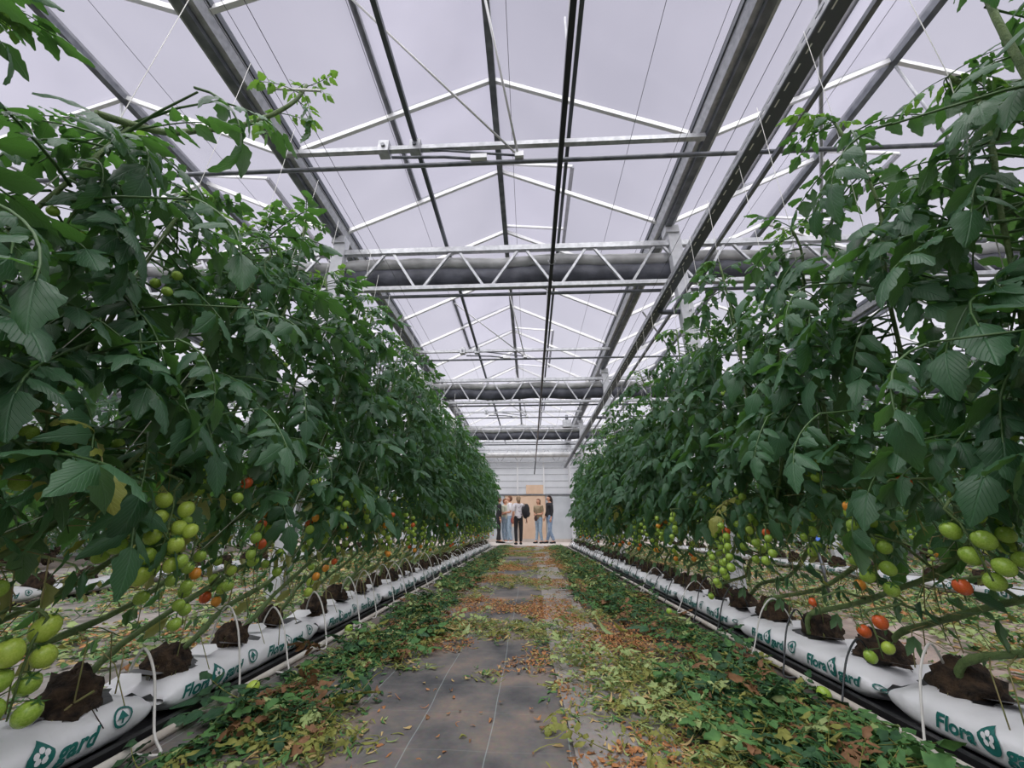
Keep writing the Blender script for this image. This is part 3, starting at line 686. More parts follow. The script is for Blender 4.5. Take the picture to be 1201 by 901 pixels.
SP = .36
def row(side, ystart, count, detail_to, far_group):
    """left row leans away from the camera, right row leans towards it"""
    d = 1 if side < 0 else -1; sn = 'left' if side < 0 else 'right'
    for i in range(count):
        y = ystart + SP * i + rnd(-.03, .03); x = side * (1.41 + (.03 if side > 0 else 0) + rnd(-.04, .04))
        ycan = y + 1.2 * d
        top = (2.66 if side < 0 else 2.14) + rnd(-.14, .14)
        if side < 0 and ycan < 1.55: top = 2.12 + .25 * (ycan - .9) * (1 if ycan > .9 else .45) + rnd(-.06, .06)
        if side > 0 and i % 3 == 1: top += .42
        if side > 0 and ycan < .55: top = 1.95
        if y < detail_to:
            lab = 'tomato plant %s in the %s row beside the path, counted from the camera' % (ORD[i], sn) if i else 'tomato plant nearest the camera in the %s row beside the path' % sn
            make_plant(x, y, d, top, lab, True, 100 * i + (1 if side < 0 else 2), None, 72 if side < 0 else 66, low=rnd(.85, 1.25))
        else:
            make_plant(x, y, d, top, 'tomato plant in the dense far stretch of the %s row beside the path' % sn, False, i * 3 + (i % 5), far_group, 50)
row(-1, -.85, 39, 8.7, 'far plants of the left row')
row(1, 1.20, 34, 10.0, 'far plants of the right row')
for X, sn in ((-4.55, 'left'), (4.28, 'right')):
    for i in range(30):
        make_plant(X + rnd(-.05, .05), -.4 + i * .46, 1 if X > 0 else -1, 2.5 + rnd(-.1, .2), 'tomato plant %s from the camera in the second row out %s' % (ORD[i], sn), False, i * 5 + i % 4, 'plants of the second row on the %s' % sn, 42, zlo=.56, trusses=(i % 3 == 0))
for X, sn, o3 in ((-7.75, 'left', 'third'), (7.5, 'right', 'third'), (-9.9, 'left', 'outermost'), (9.3, 'right', 'outermost')):
    for i in range(22):
        make_plant(X, -.4 + i * .62, 1 if X > 0 else -1, 2.5 + rnd(-.1, .2), 'tomato plant in the %s row out on the %s, hardly visible' % (o3, sn), False, i * 5 + i % 4, 'plants of the %s row on the %s' % (o3, sn), 48, zlo=.30, trusses=False)

# fruit trusses seen close by in the photograph: world position of the top, colours from the top down
HERO = [((-1.25, 1.06, .45), 'lllgggg', .054), ((-1.22, 1.33, .80), 'llllllgll', .047), ((-1.20, 1.36, .66), 'lgg', .045), ((-1.25, 1.50, .60), 'ggoggggg', .041), ((-1.24, 1.67, .85), 'rg', .044),
        ((-1.22, 1.80, .68), 'ggrgg', .044), ((-1.28, 1.75, .44), 'go', .041), ((-1.22, 2.35, .46), 'goll', .040), ((-1.2, 2.5, .86), 'gggggg', .042), ((-1.18, 2.9, .86), 'ggggg', .042), ((-1.2, 3.4, .80), 'rggogllg', .042),
        ((1.27, 1.60, .62), 'ggggg', .046), ((1.22, 1.22, .72), 'gggggg', .050), ((1.24, 1.67, .36), 'rrlg', .042), ((1.24, 1.95, .35), 'r', .038), ((1.28, 1.34, .50), 'r', .042), ((1.25, 1.62, .74), 'og', .045), ((1.25, 1.42, .80), 'r', .046), ((1.25, 2.25, .66), 'rgggg', .042),
        ((1.2, 2.6, .72), 'grgggggggg', .045), ((1.2, 2.75, .50), 'ggggg', .042), ((1.16, 3.4, .78), 'gggggg', .042), ((1.22, 2.95, .30), 'lg', .042), ((1.18, 3.8, .76), 'ggoggg', .042), ((-1.2, 4.0, .8), 'gggrgg', .042), ((1.2, 4.4, .74), 'ggggg', .042)]
for k, (w, cols, sz) in enumerate(HERO):
    w = Vector(w); best = None
    for P, path, d in PLANTS:
        if abs(P.location.x - w.x) > .6: continue
        for p in path:
            q_ = P.location + p
            if q_.z < w.z + .01: 
                dd = (q_ - w).length
                if best is None or dd < best[0]: best = (dd, P, p)
    _, P, p = best; lw = w - P.location
    q = MB(); q.tube([p, (p + lw) / 2 + Vector((0, 0, .035)), lw], [.006, .005, .0042], 5); q.build('truss_stalk', 'stem', P)
    add_truss(P, lw, cols, k % 5, sz)

# near hero leaves and the long bare shoot at upper left
def hero_shoot(P, pts, rad, leaves, seed):
    rs = random.Random(seed); lp = [Vector(p) - P.location for p in pts]; res = []
    for i in range(len(lp) - 1):
        p0, p1, p2, p3 = lp[max(0, i - 1)], lp[i], lp[i + 1], lp[min(len(lp) - 1, i + 2)]
        for s_ in range(5):
            t = s_ / 5; res.append(.5 * ((2 * p1) + (-p0 + p2) * t + (2 * p0 - 5 * p1 + 4 * p2 - p3) * t * t + (-p0 + 3 * p1 - 3 * p2 + p3) * t ** 3))
    res.append(lp[-1]); q = MB(); q.tube(res, [rad * (1 - .5 * i / len(res)) for i in range(len(res))], 8); q.build('side_shoot', 'stem', P)
    for t, sc, az, pi_ in leaves:
        me = rs.choice(LEAFY if sc < .55 else LEAF); place('young_leaf' if sc < .55 else 'leaf', me, P, interp(res, t), (pi_, rs.uniform(-.4, .4), az), sc)
def near_plant(x, y):
    return min(PLANTS, key=lambda t: (t[0].location - Vector((x, y, .12))).length)[0]
PL = near_plant(-1.4, -.1)
hero_shoot(PL, [(-1.38, .80, 1.9), (-1.34, .95, 2.02), (-1.28, 1.02, 2.12), (-1.2, 1.08, 2.22), (-1.1, 1.10, 2.30), (-1.02, 1.12, 2.42), (-1.0, 1.14, 2.56)], .013,
           [(.72, .45, -1.2, .2), (.78, .5, 1.3, -.1), (.86, .55, -1.0, -.5), (.9, .5, 2.2, -.2), (.95, .4, .3, .3), (.98, .4, -1.8, .5), (1, .35, 1.2, .8), (1, .3, -.6, 1.0), (.6, .4, -2.0, -.3)], 3)
PR = near_plant(1.4, 1.9)
hero_shoot(PR, [(1.36, .75, 1.7), (1.34, .72, 2.0), (1.36, .70, 2.3), (1.34, .68, 2.6)], .010,
           [(.2, .7, 1.2, -.3), (.4, .7, -1.4, -.2), (.55, .6, 1.8, -.4), (.7, .6, -.9, -.2), (.85, .5, 1.3, 0), (.95, .4, -2, .3)], 5)
for X, Y, Z, sc, az, pi_ in ((-.98, 1.30, 1.05, 1.1, -1.9, -.6), (-1.0, 1.55, 1.22, 1.0, -2.2, -.7), (-.95, 1.10, 1.35, 1.0, -1.7, -.35), (-.92, .78, 1.5, 1.2, -1.6, -.5), (-1.02, 1.85, 1.0, .9, -2.0, -.8), (-1.0, .95, 1.15, 1.1, -1.5, -.4),
                            (-1.0, .75, 1.9, 1.3, -1.5, -.35), (-1.1, .9, 2.1, 1.1, -1.2, -.2), (-1.05, .55, 1.25, 1.2, -1.7, -.5),
                            (1.02, 1.35, 1.02, 1.1, 1.9, -.6), (1.05, 1.7, 1.1, 1.0, 2.1, -.8), (1.05, .95, 1.1, 1.2, 1.5, -.4), (1.0, 1.2, 1.45, 1.0, 1.8, -.5), (1.02, .8, 1.7, 1.2, 1.4, -.3)):
    w = Vector((X, Y, Z)); best = min(((P.location + p - w).length, i, P, p) for i, (P, path, d) in enumerate(PLANTS) if abs(P.location.x - X) < .6 for p in path[12:])
    q = MB(); lw = w - best[2].location; q.tube([best[3], (best[3] + lw) / 2 + Vector((0, 0, .02)), lw], [.006, .004, .003], 5); q.build('leaf_stalk', 'petiole', best[2])
    place('leaf', LEAF[int(Y * 37) % 8], best[2], lw, (pi_, 0, az), sc * .70)

# ------------------------------------------------------------------ grow bags with printing
def bag_surface(yl, L_, a, seed):
    """a: angle 0 = +X side, 90 deg = top; returns a local point"""
    e_ = min(yl, L_ - yl) / .10; pin = min(1, max(.0, e_)) ** .5
    w = .150 * (.80 + .20 * pin); h = .062 * (.25 + .75 * pin)
    ca, sa = math.cos(a), math.sin(a); sp = lambda v: math.copysign(abs(v) ** .72, v)
    x = w * sp(ca); z = h * sp(sa)
    k = .006 * noise.noise((x * 14 + seed, yl * 7, z * 14)) + .004 * noise.noise((x * 30, yl * 22 + seed, z * 20)) + .008 * (1 - pin) * math.sin(x * 90 + seed)
    return Vector((x + k * ca, yl, max(-h, z) + (k * sa if sa > 0 else 0) + .075))
bags = {}
def bag_mesh(v, L_=1.02):
    if v in bags: return bags[v]
    q = MB(); na, ny = 28, 64; vs = [bag_surface(L_ * j / ny, L_, 2 * math.pi * i / na, v) for j in range(ny + 1) for i in range(na)]
    fs = [(j * na + i, j * na + (i + 1) % na, (j + 1) * na + (i + 1) % na, (j + 1) * na + i) for j in range(ny) for i in range(na)]
    fs += [tuple(range(na)), tuple(reversed([ny * na + i for i in range(na)]))]
    q.add(vs, fs); bags[v] = q.mesh('bag_film', 'bag'); return bags[v]
def text_mesh(body, size, shear=.28):
    cu = bpy.data.curves.new('lettering', 'FONT'); cu.body = body; cu.size = size; cu.shear = shear; cu.offset = size * .032; cu.resolution_u = 3
    cu.align_x = 'LEFT'; o = bpy.data.objects.new('t', cu); C.objects.link(o); bpy.context.view_layer.update()
    me = bpy.data.meshes.new_from_object(o.evaluated_get(bpy.context.evaluated_depsgraph_get()))
    bm = bmesh.new(); bm.from_mesh(me); bmesh.ops.triangulate(bm, faces=bm.faces)
    for _ in range(4):
        ed = [e_ for e_ in bm.edges if e_.calc_length() > .009]
        if not ed: break
        bmesh.ops.subdivide_edges(bm, edges=ed, cuts=1); bmesh.ops.triangulate(bm, faces=bm.faces)
    bm.verts.index_update(); vs = [v.co.copy() for v in bm.verts]; fs = [tuple(v.index for v in f.verts) for f in bm.faces]
    bm.free(); bpy.data.objects.remove(o); return vs, fs
ARC = [(0.0, R(-14))]
def _arc():
    prev = None; L_ = 0
    for k in range(121):
        a = R(-14 + k); sp = lambda v: math.copysign(abs(v) ** .72, v); p = Vector((.15 * sp(math.cos(a)), .062 * sp(math.sin(a))))
        if prev is not None: L_ += (p - prev).length; ARC.append((L_, a))
        prev = p
_arc()
def arc_angle(t):
    for (l0, a0), (l1, a1) in zip(ARC, ARC[1:]):
        if l1 >= t: return a0 + (a1 - a0) * (t - l0) / max(1e-9, l1 - l0)
    return ARC[-1][1]
tA, fA = text_mesh('Flora', .056); tB, fB = text_mesh('gard', .056)
wA = max(v.x for v in tA); wB = max(v.x for v in tB)
def logo2d():
    """drop outline with a small white flower inside (lettering height units)"""
    q = []; n_ = 24
    for i in range(n_):
        a = 2 * math.pi * i / n_; r_ = .030; x = r_ * math.sin(a); y = .026 - r_ * math.cos(a)
        if y > .034: x *= 1 - .9 * (y - .034) / .022; y += (y - .034) * .8
        q.append((x, y))
    return q
def bag_print(side, v, yoff, L_=1.02):
    """wrap the lettering on the bag's path side; side=+1 for bags right of the path (print faces -X)"""
    q = MB(); tot = wA + wB + .075
    def wrap(u, t, lift=.0022):
        # u along text, t height: arc position on the bag side
        yl = yoff + u if side < 0 else yoff + tot - u
        ang = arc_angle(max(0, t + .012))
        a = ang if side < 0 else math.pi - ang
        p = bag_surface(yl, L_, a, v); nrm = Vector((math.cos(a), 0, math.sin(a) * 1.6)).normalized(); return p + nrm * (lift + .0012)
    def sub(vs, fs, du, mi=0, lift=.0022):
        q.add([wrap(p[0] + du, p[1], lift) for p in vs], fs, mi)
    sub(tA, fA, 0); sub(tB, fB, wA + .075)
    lg = logo2d(); nl = len(lg); cx_, cy_ = 0, .028; pts = []
    for k in range(6):
        f = k / 5; pts += [(cx_ + (x - cx_) * f, cy_ + (y - cy_) * f) for x, y in lg]
    sub(pts, [(k * nl + i, k * nl + (i + 1) % nl, (k + 1) * nl + (i + 1) % nl, (k + 1) * nl + i) for k in range(5) for i in range(nl)], wA + .040)
    for k in range(5):
        a = 2 * math.pi * k / 5; c, s = .012 * math.sin(a), .030 + .012 * math.cos(a)
        pts = [(c, s)] + [(c + .0068 * math.cos(b), s + .0078 * math.sin(b)) for b in [i * math.pi / 4 for i in range(8)]]
        sub(pts, [(0, 1 + i, 1 + (i + 1) % 8) for i in range(8)], wA + .040, 1, .0040)
    ring = []; n_ = 16
    for i in range(n_): a = 2 * math.pi * i / n_; ring += [(.028 * math.cos(a), .035 + .028 * math.sin(a)), (.022 * math.cos(a), .035 + .022 * math.sin(a))]
    sub(ring, [(2 * i, 2 * ((i + 1) % n_), 2 * ((i + 1) % n_) + 1, 2 * i + 1) for i in range(n_)], tot + .065)
    sub([(-.016, .03), (.016, .03), (.0, .052)], [(0, 1, 2)], tot + .065); sub([(-.003, .018), (.003, .018), (.003, .03), (-.003, .03)], [(0, 1, 2, 3)], tot + .065)
    return q
prints = {}
def mark(o): o['label'] = 'green printed lettering'; o['kind'] = 'stuff'
def hole_mesh(side):
    q = MB(); n_ = 14; vs = [(0, 0, .003)]
    for i in range(n_):
        a = 2 * math.pi * i / n_; r_ = 1 + .25 * math.sin(3 * a + 1); vs.append((.075 * r_ * math.cos(a), .10 * r_ * math.sin(a), .002 - .012 * abs(math.cos(a))))
    q.add(vs, [(0, 1 + i, 1 + (i + 1) % n_) for i in range(n_)])
    q.add([(-.02, -.08, .006), (.07, -.09, .0), (.085, -.15, .012), (.0, -.17, .022), (-.03, -.12, .016)], [(0, 1, 2, 3, 4)], 1)
    q.add([(-.05, .09, .006), (.05, .10, .004), (.07, .125, .02), (.04, .14, .034), (-.04, .13, .03)], [(0, 1, 2, 3, 4)], 2)
    return q.mesh('planting_slit', ['black_film', 'grey_flap', 'bag'])
hole = hole_mesh(1)
def lay_bags(X, side, ys, names, group, detail=True):
    for i, y in enumerate(ys):
        lab = names(i); v = i % 3
        g = thing('grow_bag', (X, y, .005), lab, 'grow bag', None if detail and i < 8 else group)
        place('bag_film', bag_mesh(v), g)
        for k in range(2 if y < 6 or not detail else 1):
            key = (side, v, k)
            if key not in prints: prints[key] = bag_print(side, v, .05 + .47 * k).mesh('printed_lettering', ['bag_green', 'bag'], False)
            if detail or y < 7: place('printed_lettering', prints[key], g).update({'label': 'green printed lettering', 'kind': 'stuff'}) if False else mark(place('printed_lettering', prints[key], g))
        if detail:
            for k in range(3): place('planting_slit', hole, g, (0, .15 + .36 * k, .141), (0, 0, rnd(-.3, .3)))
lay_bags(-1.40, -1, [-.55 + 1.06 * i for i in range(13)], lambda i: ('white plastic grow bag %s along the left edge of the path, counted from the camera' % ORD[i]) if i < 8 else 'white plastic grow bag in the far left line beside the path', 'far grow bags of the left line')
lay_bags(1.40, 1, [.72 + 1.06 * i for i in range(12)], lambda i: ('white plastic grow bag %s along the right edge of the path, counted from the camera' % ORD[i]) if i < 8 else 'white plastic grow bag in the far right line beside the path', 'far grow bags of the right line')
lay_bags(-4.55, -1, [-.5 + 1.07 * i for i in range(13)], lambda i: 'white plastic grow bag %s from the camera in the second line out on the left' % ORD[i], 'grow bags of the second line on the left', False)
lay_bags(4.28, 1, [-.5 + 1.07 * i for i in range(13)], lambda i: 'white plastic grow bag %s from the camera in the second line out on the right' % ORD[i], 'grow bags of the second line on the right', False)

# black film under the bags, irrigation pipes and drip tubes
for X, nm in ((-1.40, 'left'), (1.40, 'right')):
    s = -1 if X < 0 else 1
    q = MB(); q.box((-.19, -.8, 0), (.17, 13.5, .006)); q.box((-.175 * s - .012, -.8, .004), (-.175 * s + .012, 13.5, .03)); o = q.build('black_film_strip', 'black_film', loc=(X, 0, .016), smooth=False); tag(o, 'black plastic film strip under the %s line of grow bags' % nm, 'plastic film')
    q = MB(); pts = [(-s * .225 + .012 * noise.noise((yy * .8, s, 0)), yy, .018) for yy in [(-.8 + .35 * k) for k in range(41)]]
    q.tube(pts, .0145, 8); o = q.build('irrigation_pipe', 'pvc', loc=(X, 0, .012)); tag(o, 'thin off-white irrigation pipe on the floor beside the %s line of grow bags' % nm, 'pipe')
def drip(X, y, s, h, sp, m_n, lab, grp=None, lean=0.0):
    q = MB(); x0 = X - s * .225
    pts = [(x0, y, .03), (x0 - s * .05 + lean, y + sp * .15, .02), (x0 - s * .02, y + sp * .3, .06), (x0 + s * .05, y + sp * .45, h * .75), (x0 + s * .13, y + sp * .6, h), (X - s * .03, y + sp * .85, h * .8), (X, y + sp, .15)]
    P3 = [Vector(p) for p in pts]; res = []
    for i in range(len(P3) - 1):
        p0, p1, p2, p3 = P3[max(0, i - 1)], P3[i], P3[i + 1], P3[min(len(P3) - 1, i + 2)]
        for k in range(5):
            t = k / 5; res.append(.5 * ((2 * p1) + (-p0 + p2) * t + (2 * p0 - 5 * p1 + 4 * p2 - p3) * t * t + (-p0 + 3 * p1 - 3 * p2 + p3) * t ** 3))
    res.append(P3[-1]); q.tube(res, .0038, 6); o = q.build('drip_tube', m_n); tag(o, lab, 'drip tube', grp)
for i in range(12):
    drip(-1.40, 1.35 + .36 * i + rnd(-.05, .05), -1, rnd(.24, .36), rnd(.15, .35), 'dripw', 'thin white drip tube looping over the left grow bags, %s from the camera' % ORD[i], None, rnd(-.02, .03))
for i in range(12):
    c = 'dripb' if i % 3 else 'dripw'
    drip(1.40, 1.40 + .34 * i + rnd(-.05, .05), 1, rnd(.22, .30), rnd(.05, .28), c, 'thin %s drip tube bent over the right grow bags, %s from the camera' % ('black' if c == 'dripb' else 'white', ORD[i]), None)
for X, s, nm in ((-1.40, -1, 'left'), (1.40, 1, 'right')):
    for i in range(20): drip(X, 5.8 + .37 * i, s, rnd(.2, .3), rnd(.1, .3), 'dripb' if s > 0 else 'dripw', 'thin drip tube far along the %s grow bags' % nm, 'far drip tubes on the %s' % nm)

# ------------------------------------------------------------------ trimmings on the floor
def fbm(x, y, s): return noise.fractal((x, y, s), 1.0, 2.0, 4)
LIT = {}
def litter(name, mats, weights, n, region, dens, size, seed, label, curl=.5, asp=.5, zmax=.03, cat='plant litter'):
    """thousands of curled leaf scraps and stalk pieces in one mesh"""
    rs = np.random.RandomState(seed); x0, x1, y0, y1 = region; V = []; F = []; MI = []; o = 0; made = 0; tries = 0
    prof = np.array([(0, .15), (.28, 1.), (.55, .8), (.8, .55), (1., .05)])
    while made < n and tries < n * 14:
        tries += 1; u = rs.rand(); y = y0 + (y1 - y0) * u ** 1.25; x = rs.uniform(x0, x1)
        dd = dens(x, y)
        if rs.rand() > dd: continue
        s = size * rs.uniform(.55, 1.35) * (1 if y < 6 else 1.35); az = rs.uniform(0, 6.283); ca, sa = math.cos(az), math.sin(az)
        tl = rs.normal(0, .20); cu = rs.normal(-.05, curl) ; fo = rs.normal(.2, .5); z0 = .022 + abs(rs.normal(0, zmax * .45)) * min(1, dd * 1.4); stalk = rs.rand() < .16
        w_ = s * asp * rs.uniform(.7, 1.3)
        if stalk: w_ = .0035; s *= 1.9; fo = 1.2
        bend = rs.normal(0, .6) * s
        for t, w in prof:
            if stalk: w = 1 - .5 * t
            ly = s * (t - .5); lz = cu * s * (t - .5) ** 2 * 1.3 + tl * ly * .6; lx0 = bend * (t - .5) ** 2 * (1.6 if stalk else .8)
            for c in (-1, 0, 1):
                lx = c * w * w_ * .5 + lx0; z = max(.012, z0 + lz - abs(c) * fo * w * w_ * .5 + (.3 * w_ * c * rs.normal(0, .25)))
                V.append((x + lx * ca - ly * sa, y + lx * sa + ly * ca, z))
        for i in range(4):
            a = o + i * 3; F += [(a, a + 1, a + 4, a + 3), (a + 1, a + 2, a + 5, a + 4)]
        mi = rs.choice(len(mats), p=weights) if not stalk else 0; MI += [mi] * 8; o += 15; made += 1
    me = bpy.data.meshes.new(name); me.from_pydata(V, [], F)
    for m_n in mats: me.materials.append(M[m_n])
    me.polygons.foreach_set('material_index', MI); me.polygons.foreach_set('use_smooth', [True] * len(F)); me.update()
    ob = bpy.data.objects.new(name, me); C.objects.link(ob); tag(ob, label, cat, None, 'stuff'); return ob
for k_, c1, c2 in (('l_green', (.055, .15, .050), (.12, .26, .075)), ('l_dark', (.022, .065, .030), (.05, .13, .05)), ('l_pale', (.26, .36, .12), (.42, .50, .22)), ('l_olive', (.17, .19, .04), (.30, .30, .08)), ('l_orange', (.36, .15, .055), (.56, .27, .11)), ('l_brown', (.15, .075, .035), (.30, .16, .08)), ('l_straw', (.46, .32, .13), (.62, .46, .22))):
    M[k_] = mat('litter_' + k_[2:], c1, .6, col2=c2, nscale=30, seg=(.3, .7), spec=.3, trans=(.15, c2))
sm = lambda a, b, v: min(1, max(0, (v - a) / (b - a)))
def d_greenL(x, y):
    edge = .62 + .22 * fbm(y * .8, 3, 0); v = sm(edge, edge + .12, -x) * (1 - sm(.98, 1.08, -x)); g = fbm(x * 1.6, y * 1.3, 4)
    return v * sm(-.42, .1, g - (.30 if y < 2.3 else 0))
def d_greenR(x, y):
    edge = (.45 + .20 * fbm(y * .8, 9, 0)) + (.08 if y > 5 else 0); v = sm(edge, edge + .12, x) * (1 - sm(.98, 1.08, x)); g = fbm(x * 1.3, y * 1.1, 14)
    if 2.35 < y < 2.95 and .35 < x < .9: v *= .12
    return v * sm(-.45, .05, g)
def d_brown(x, y):
    w = 1 - sm(.45, .95, abs(x + .02)); band = fbm(x * 1.5, y * 1.25, 22) + .30 * fbm(x * 6, y * 5, 7)
    if y < 2.1 and x < .10: return .006
    if y > 4.2: band -= .30 * math.exp(-((x + .12) / .20) ** 2)
    elif y < 3.2 and x < 0: band -= .08
    return w * sm(-.10, .34, band) * (1 if y > 2.2 else .6)
def d_olive(x, y):
    v = (1 - sm(.6, .95, abs(x))) * sm(-.05, .45, fbm(x * 1.9 + 7, y * 1.3, 2) + .25 * fbm(x * 7, y * 6, 3)) * (.0 if y < 2.1 and x < .1 else .7); c = math.exp(-((x - .50) / .24) ** 2 - ((y - 1.95) / .38) ** 2) * 1.3; c2 = math.exp(-((x + .74) / .16) ** 2 - ((y - 1.50) / .13) ** 2) * 1.4
    c3 = math.exp(-((x + .45) / .35) ** 2 - ((y - 2.9) / .2) ** 2); c4 = math.exp(-((x + .20) / .06) ** 2 - ((y - 2.05) / .05) ** 2) * .6
    return min(1, v + c + c2 + c3 + c4)
litter('green_leaf_trimmings', ['l_green', 'l_dark', 'l_pale', 'l_brown'], [.42, .28, .12, .18], 13000, (-1.2, -.35, 1.0, 13.8), d_greenL, .036, 1, 'strip of cut green tomato leaves along the left grow bags', zmax=.06, curl=.55, asp=.40)
litter('green_leaf_trimmings', ['l_green', 'l_dark', 'l_olive', 'l_brown'], [.42, .26, .16, .16], 15000, (.2, 1.2, 1.0, 13.8), d_greenR, .036, 2, 'strip of cut green tomato leaves along the right grow bags', zmax=.06, curl=.55, asp=.40)
litter('dry_leaf_litter', ['l_orange', 'l_brown', 'l_straw', 'l_olive'], [.46, .24, .18, .12], 27000, (-1.0, 1.0, 1.2, 13.9), d_brown, .023, 3, 'bands of dry orange-brown leaf litter across the middle of the path', curl=.7, zmax=.012)
litter('wilted_stalk_litter', ['l_olive', 'l_pale', 'l_straw', 'l_green'], [.42, .17, .16, .25], 13000, (-1.0, 1.0, 1.3, 13.0), d_olive, .042, 4, 'wilted olive-green stalks and leaves heaped in patches on the path', curl=.5, asp=.22, zmax=.03)
def d_side(x, y): return sm(-.45, .12, fbm(x * .9, y * .9, 31)) * (1 - .5 * (1 - sm(.4, 1.0, min(abs(abs(x) - 1.5), abs(abs(x) - 4.3)))))
def leaf_heap(n, region, dens, seed, label, cols, size=(.10, .22)):
    """whole cut leaves, wilted and matted"""
    rs = random.Random(seed); q = MB(); made = 0; protos = []
    for k in range(10):
        t = MB(); compound(t, I4, .18, rs.uniform(-.4, .9), seed * 50 + k, hi=False, pairs=2); t.v = [tuple(Vector(v) + Vector((rs.uniform(-.005, .005), rs.uniform(-.006, .006), rs.uniform(-.013, .013)))) if t_i > 20 else v for t_i, v in enumerate(t.v)]; protos.append(t)
    x0, x1, y0, y1 = region
    while made < n:
        x = rs.uniform(x0, x1); y = y0 + (y1 - y0) * rs.random() ** 1.5
        if rs.random() > dens(x, y): continue
        made += 1; t = rs.choice(protos); k = rs.uniform(*size) / .18; c = rs.choice(cols + cols[:2] * 3); z = .03 + abs(rs.gauss(0, .022))
        T = Matrix.Translation((x, y, z)) @ Euler((rs.gauss(0, .22), rs.gauss(0, .35), rs.uniform(0, 6.28))).to_matrix().to_4x4() @ Matrix.Diagonal((k, k, k * .55, 1))
        vs = [T @ Vector(v) for v in t.v]
        for v in vs: v.z = max(.018, v.z) if v.z > -.2 else .018
        o_ = len(q.v); q.v.extend([tuple(v) for v in vs]); q.f.extend([tuple(i + o_ for i in f) for f in t.f]); q.m.extend([len(cols) if m_ == 1 else cols.index(c) for m_ in t.m]); q.uv.extend(t.uv)
    o = q.build('cut_leaf_heap', [c for c in HC][:0] + [HC[c] for c in cols] + ['l_olive']); tag(o, label, 'plant litter', None, 'stuff')
HC = {0: 'l_green', 1: 'l_dark', 2: 'l_pale', 3: 'l_olive', 4: 'l_brown'}
def only(f, lo): return lambda x, y: f(x, y) if y > lo else 0
leaf_heap(1000, (-1.18, -.40, 1.1, 10), d_greenL, 61, 'matted cut tomato leaves in the strip left of the path', [0, 1, 2, 3, 4], (.08, .19))
leaf_heap(1150, (.35, 1.18, 1.2, 10), d_greenR, 62, 'matted cut tomato leaves in the strip right of the path', [0, 1, 2, 3, 4], (.08, .19))
leaf_heap(240, (-.9, .9, 1.35, 8), d_olive, 63, 'wilted yellowish leaves in the olive heaps on the path', [3, 2], (.08, .15))
leaf_heap(520, (-4.2, -1.7, 1.0, 9), lambda x, y: d_side(x, y), 64, 'cut leaves lying in the aisle left of the left row', [0, 2, 3])
leaf_heap(480, (1.7, 4.1, 1.0, 9), lambda x, y: d_side(x, y), 65, 'cut leaves lying in the aisle right of the right row', [0, 2, 3])
litter('aisle_leaf_litter', ['l_green', 'l_pale', 'l_orange', 'l_straw', 'l_olive'], [.30, .22, .18, .12, .18], 16000, (-4.4, -1.65, .6, 13.5), d_side, .05, 5, 'scattered leaf litter in the aisle left of the left row', zmax=.04)
litter('aisle_leaf_litter', ['l_green', 'l_pale', 'l_orange', 'l_straw', 'l_olive'], [.34, .24, .16, .10, .16], 14000, (1.65, 4.2, .6, 13.5), d_side, .05, 6, 'scattered leaf litter in the aisle right of the right row', zmax=.04)
litter('aisle_leaf_litter', ['l_green', 'l_pale', 'l_orange', 'l_olive'], [.4, .2, .2, .2], 2500, (-7.6, -4.8, .6, 13.5), d_side, .09, 7, 'leaf litter in the outermost aisle on the left', zmax=.05)
litter('aisle_leaf_litter', ['l_green', 'l_pale', 'l_orange', 'l_olive'], [.4, .2, .2, .2], 2500, (4.5, 7.3, .6, 13.5), d_side, .09, 8, 'leaf litter in the outermost aisle on the right', zmax=.05)

# single fallen leaves and tomatoes one can point at
M['leaf_pale'] = leaf_mat('pale_wilted_leaf', (.24, .34, .13), (.36, .45, .20), (.4, .46, .25), (.5, .6, .2), .15)
def single_leaf(x, y, L_, w, az, m_n, label, curl=.4):
    q = MB(); leaflet(q, I4, L_, w, -curl, .5, 10, 0, 5); o = q.build('fallen_leaf', m_n, loc=(x, y, .034)); o.rotation_euler = (.05, .1, az); tag(o, label, 'leaf')
single_leaf(-.63, 2.42, .10, .05, .9, 'leaf_pale', 'pale green fallen leaf alone on the black ground cover')
single_leaf(-.42, 2.75, .07, .04, -.3, 'leaf_pale', 'small pale leaf at the edge of the litter band left of centre')
o = place('fallen_leaf', LEAFYEL[0], None, (.10, 1.66, .05), (.1, .2, 2.6), (.42, .42, .25)); tag(o, 'curled yellow leaf on the black sheet beside the olive heap', 'leaf')
single_leaf(.50, 2.75, .13, .06, 1.0, 'leaf_pale', 'pale yellow curled leaf on the dark soil right of centre', .7)
single_leaf(.60, 2.85, .11, .05, 2.2, 'leaf_yellow', 'yellow leaf tip beside the pale curled leaf', .5)
def ground_leaf(x, y, az, sc, v, label, me=None):
    o = place('cut_leaf', me or LEAF[v], None, (x, y, .05), (.12, rnd(-.1, .1), az), (sc, sc, sc * .35)); tag(o, label, 'leaf')
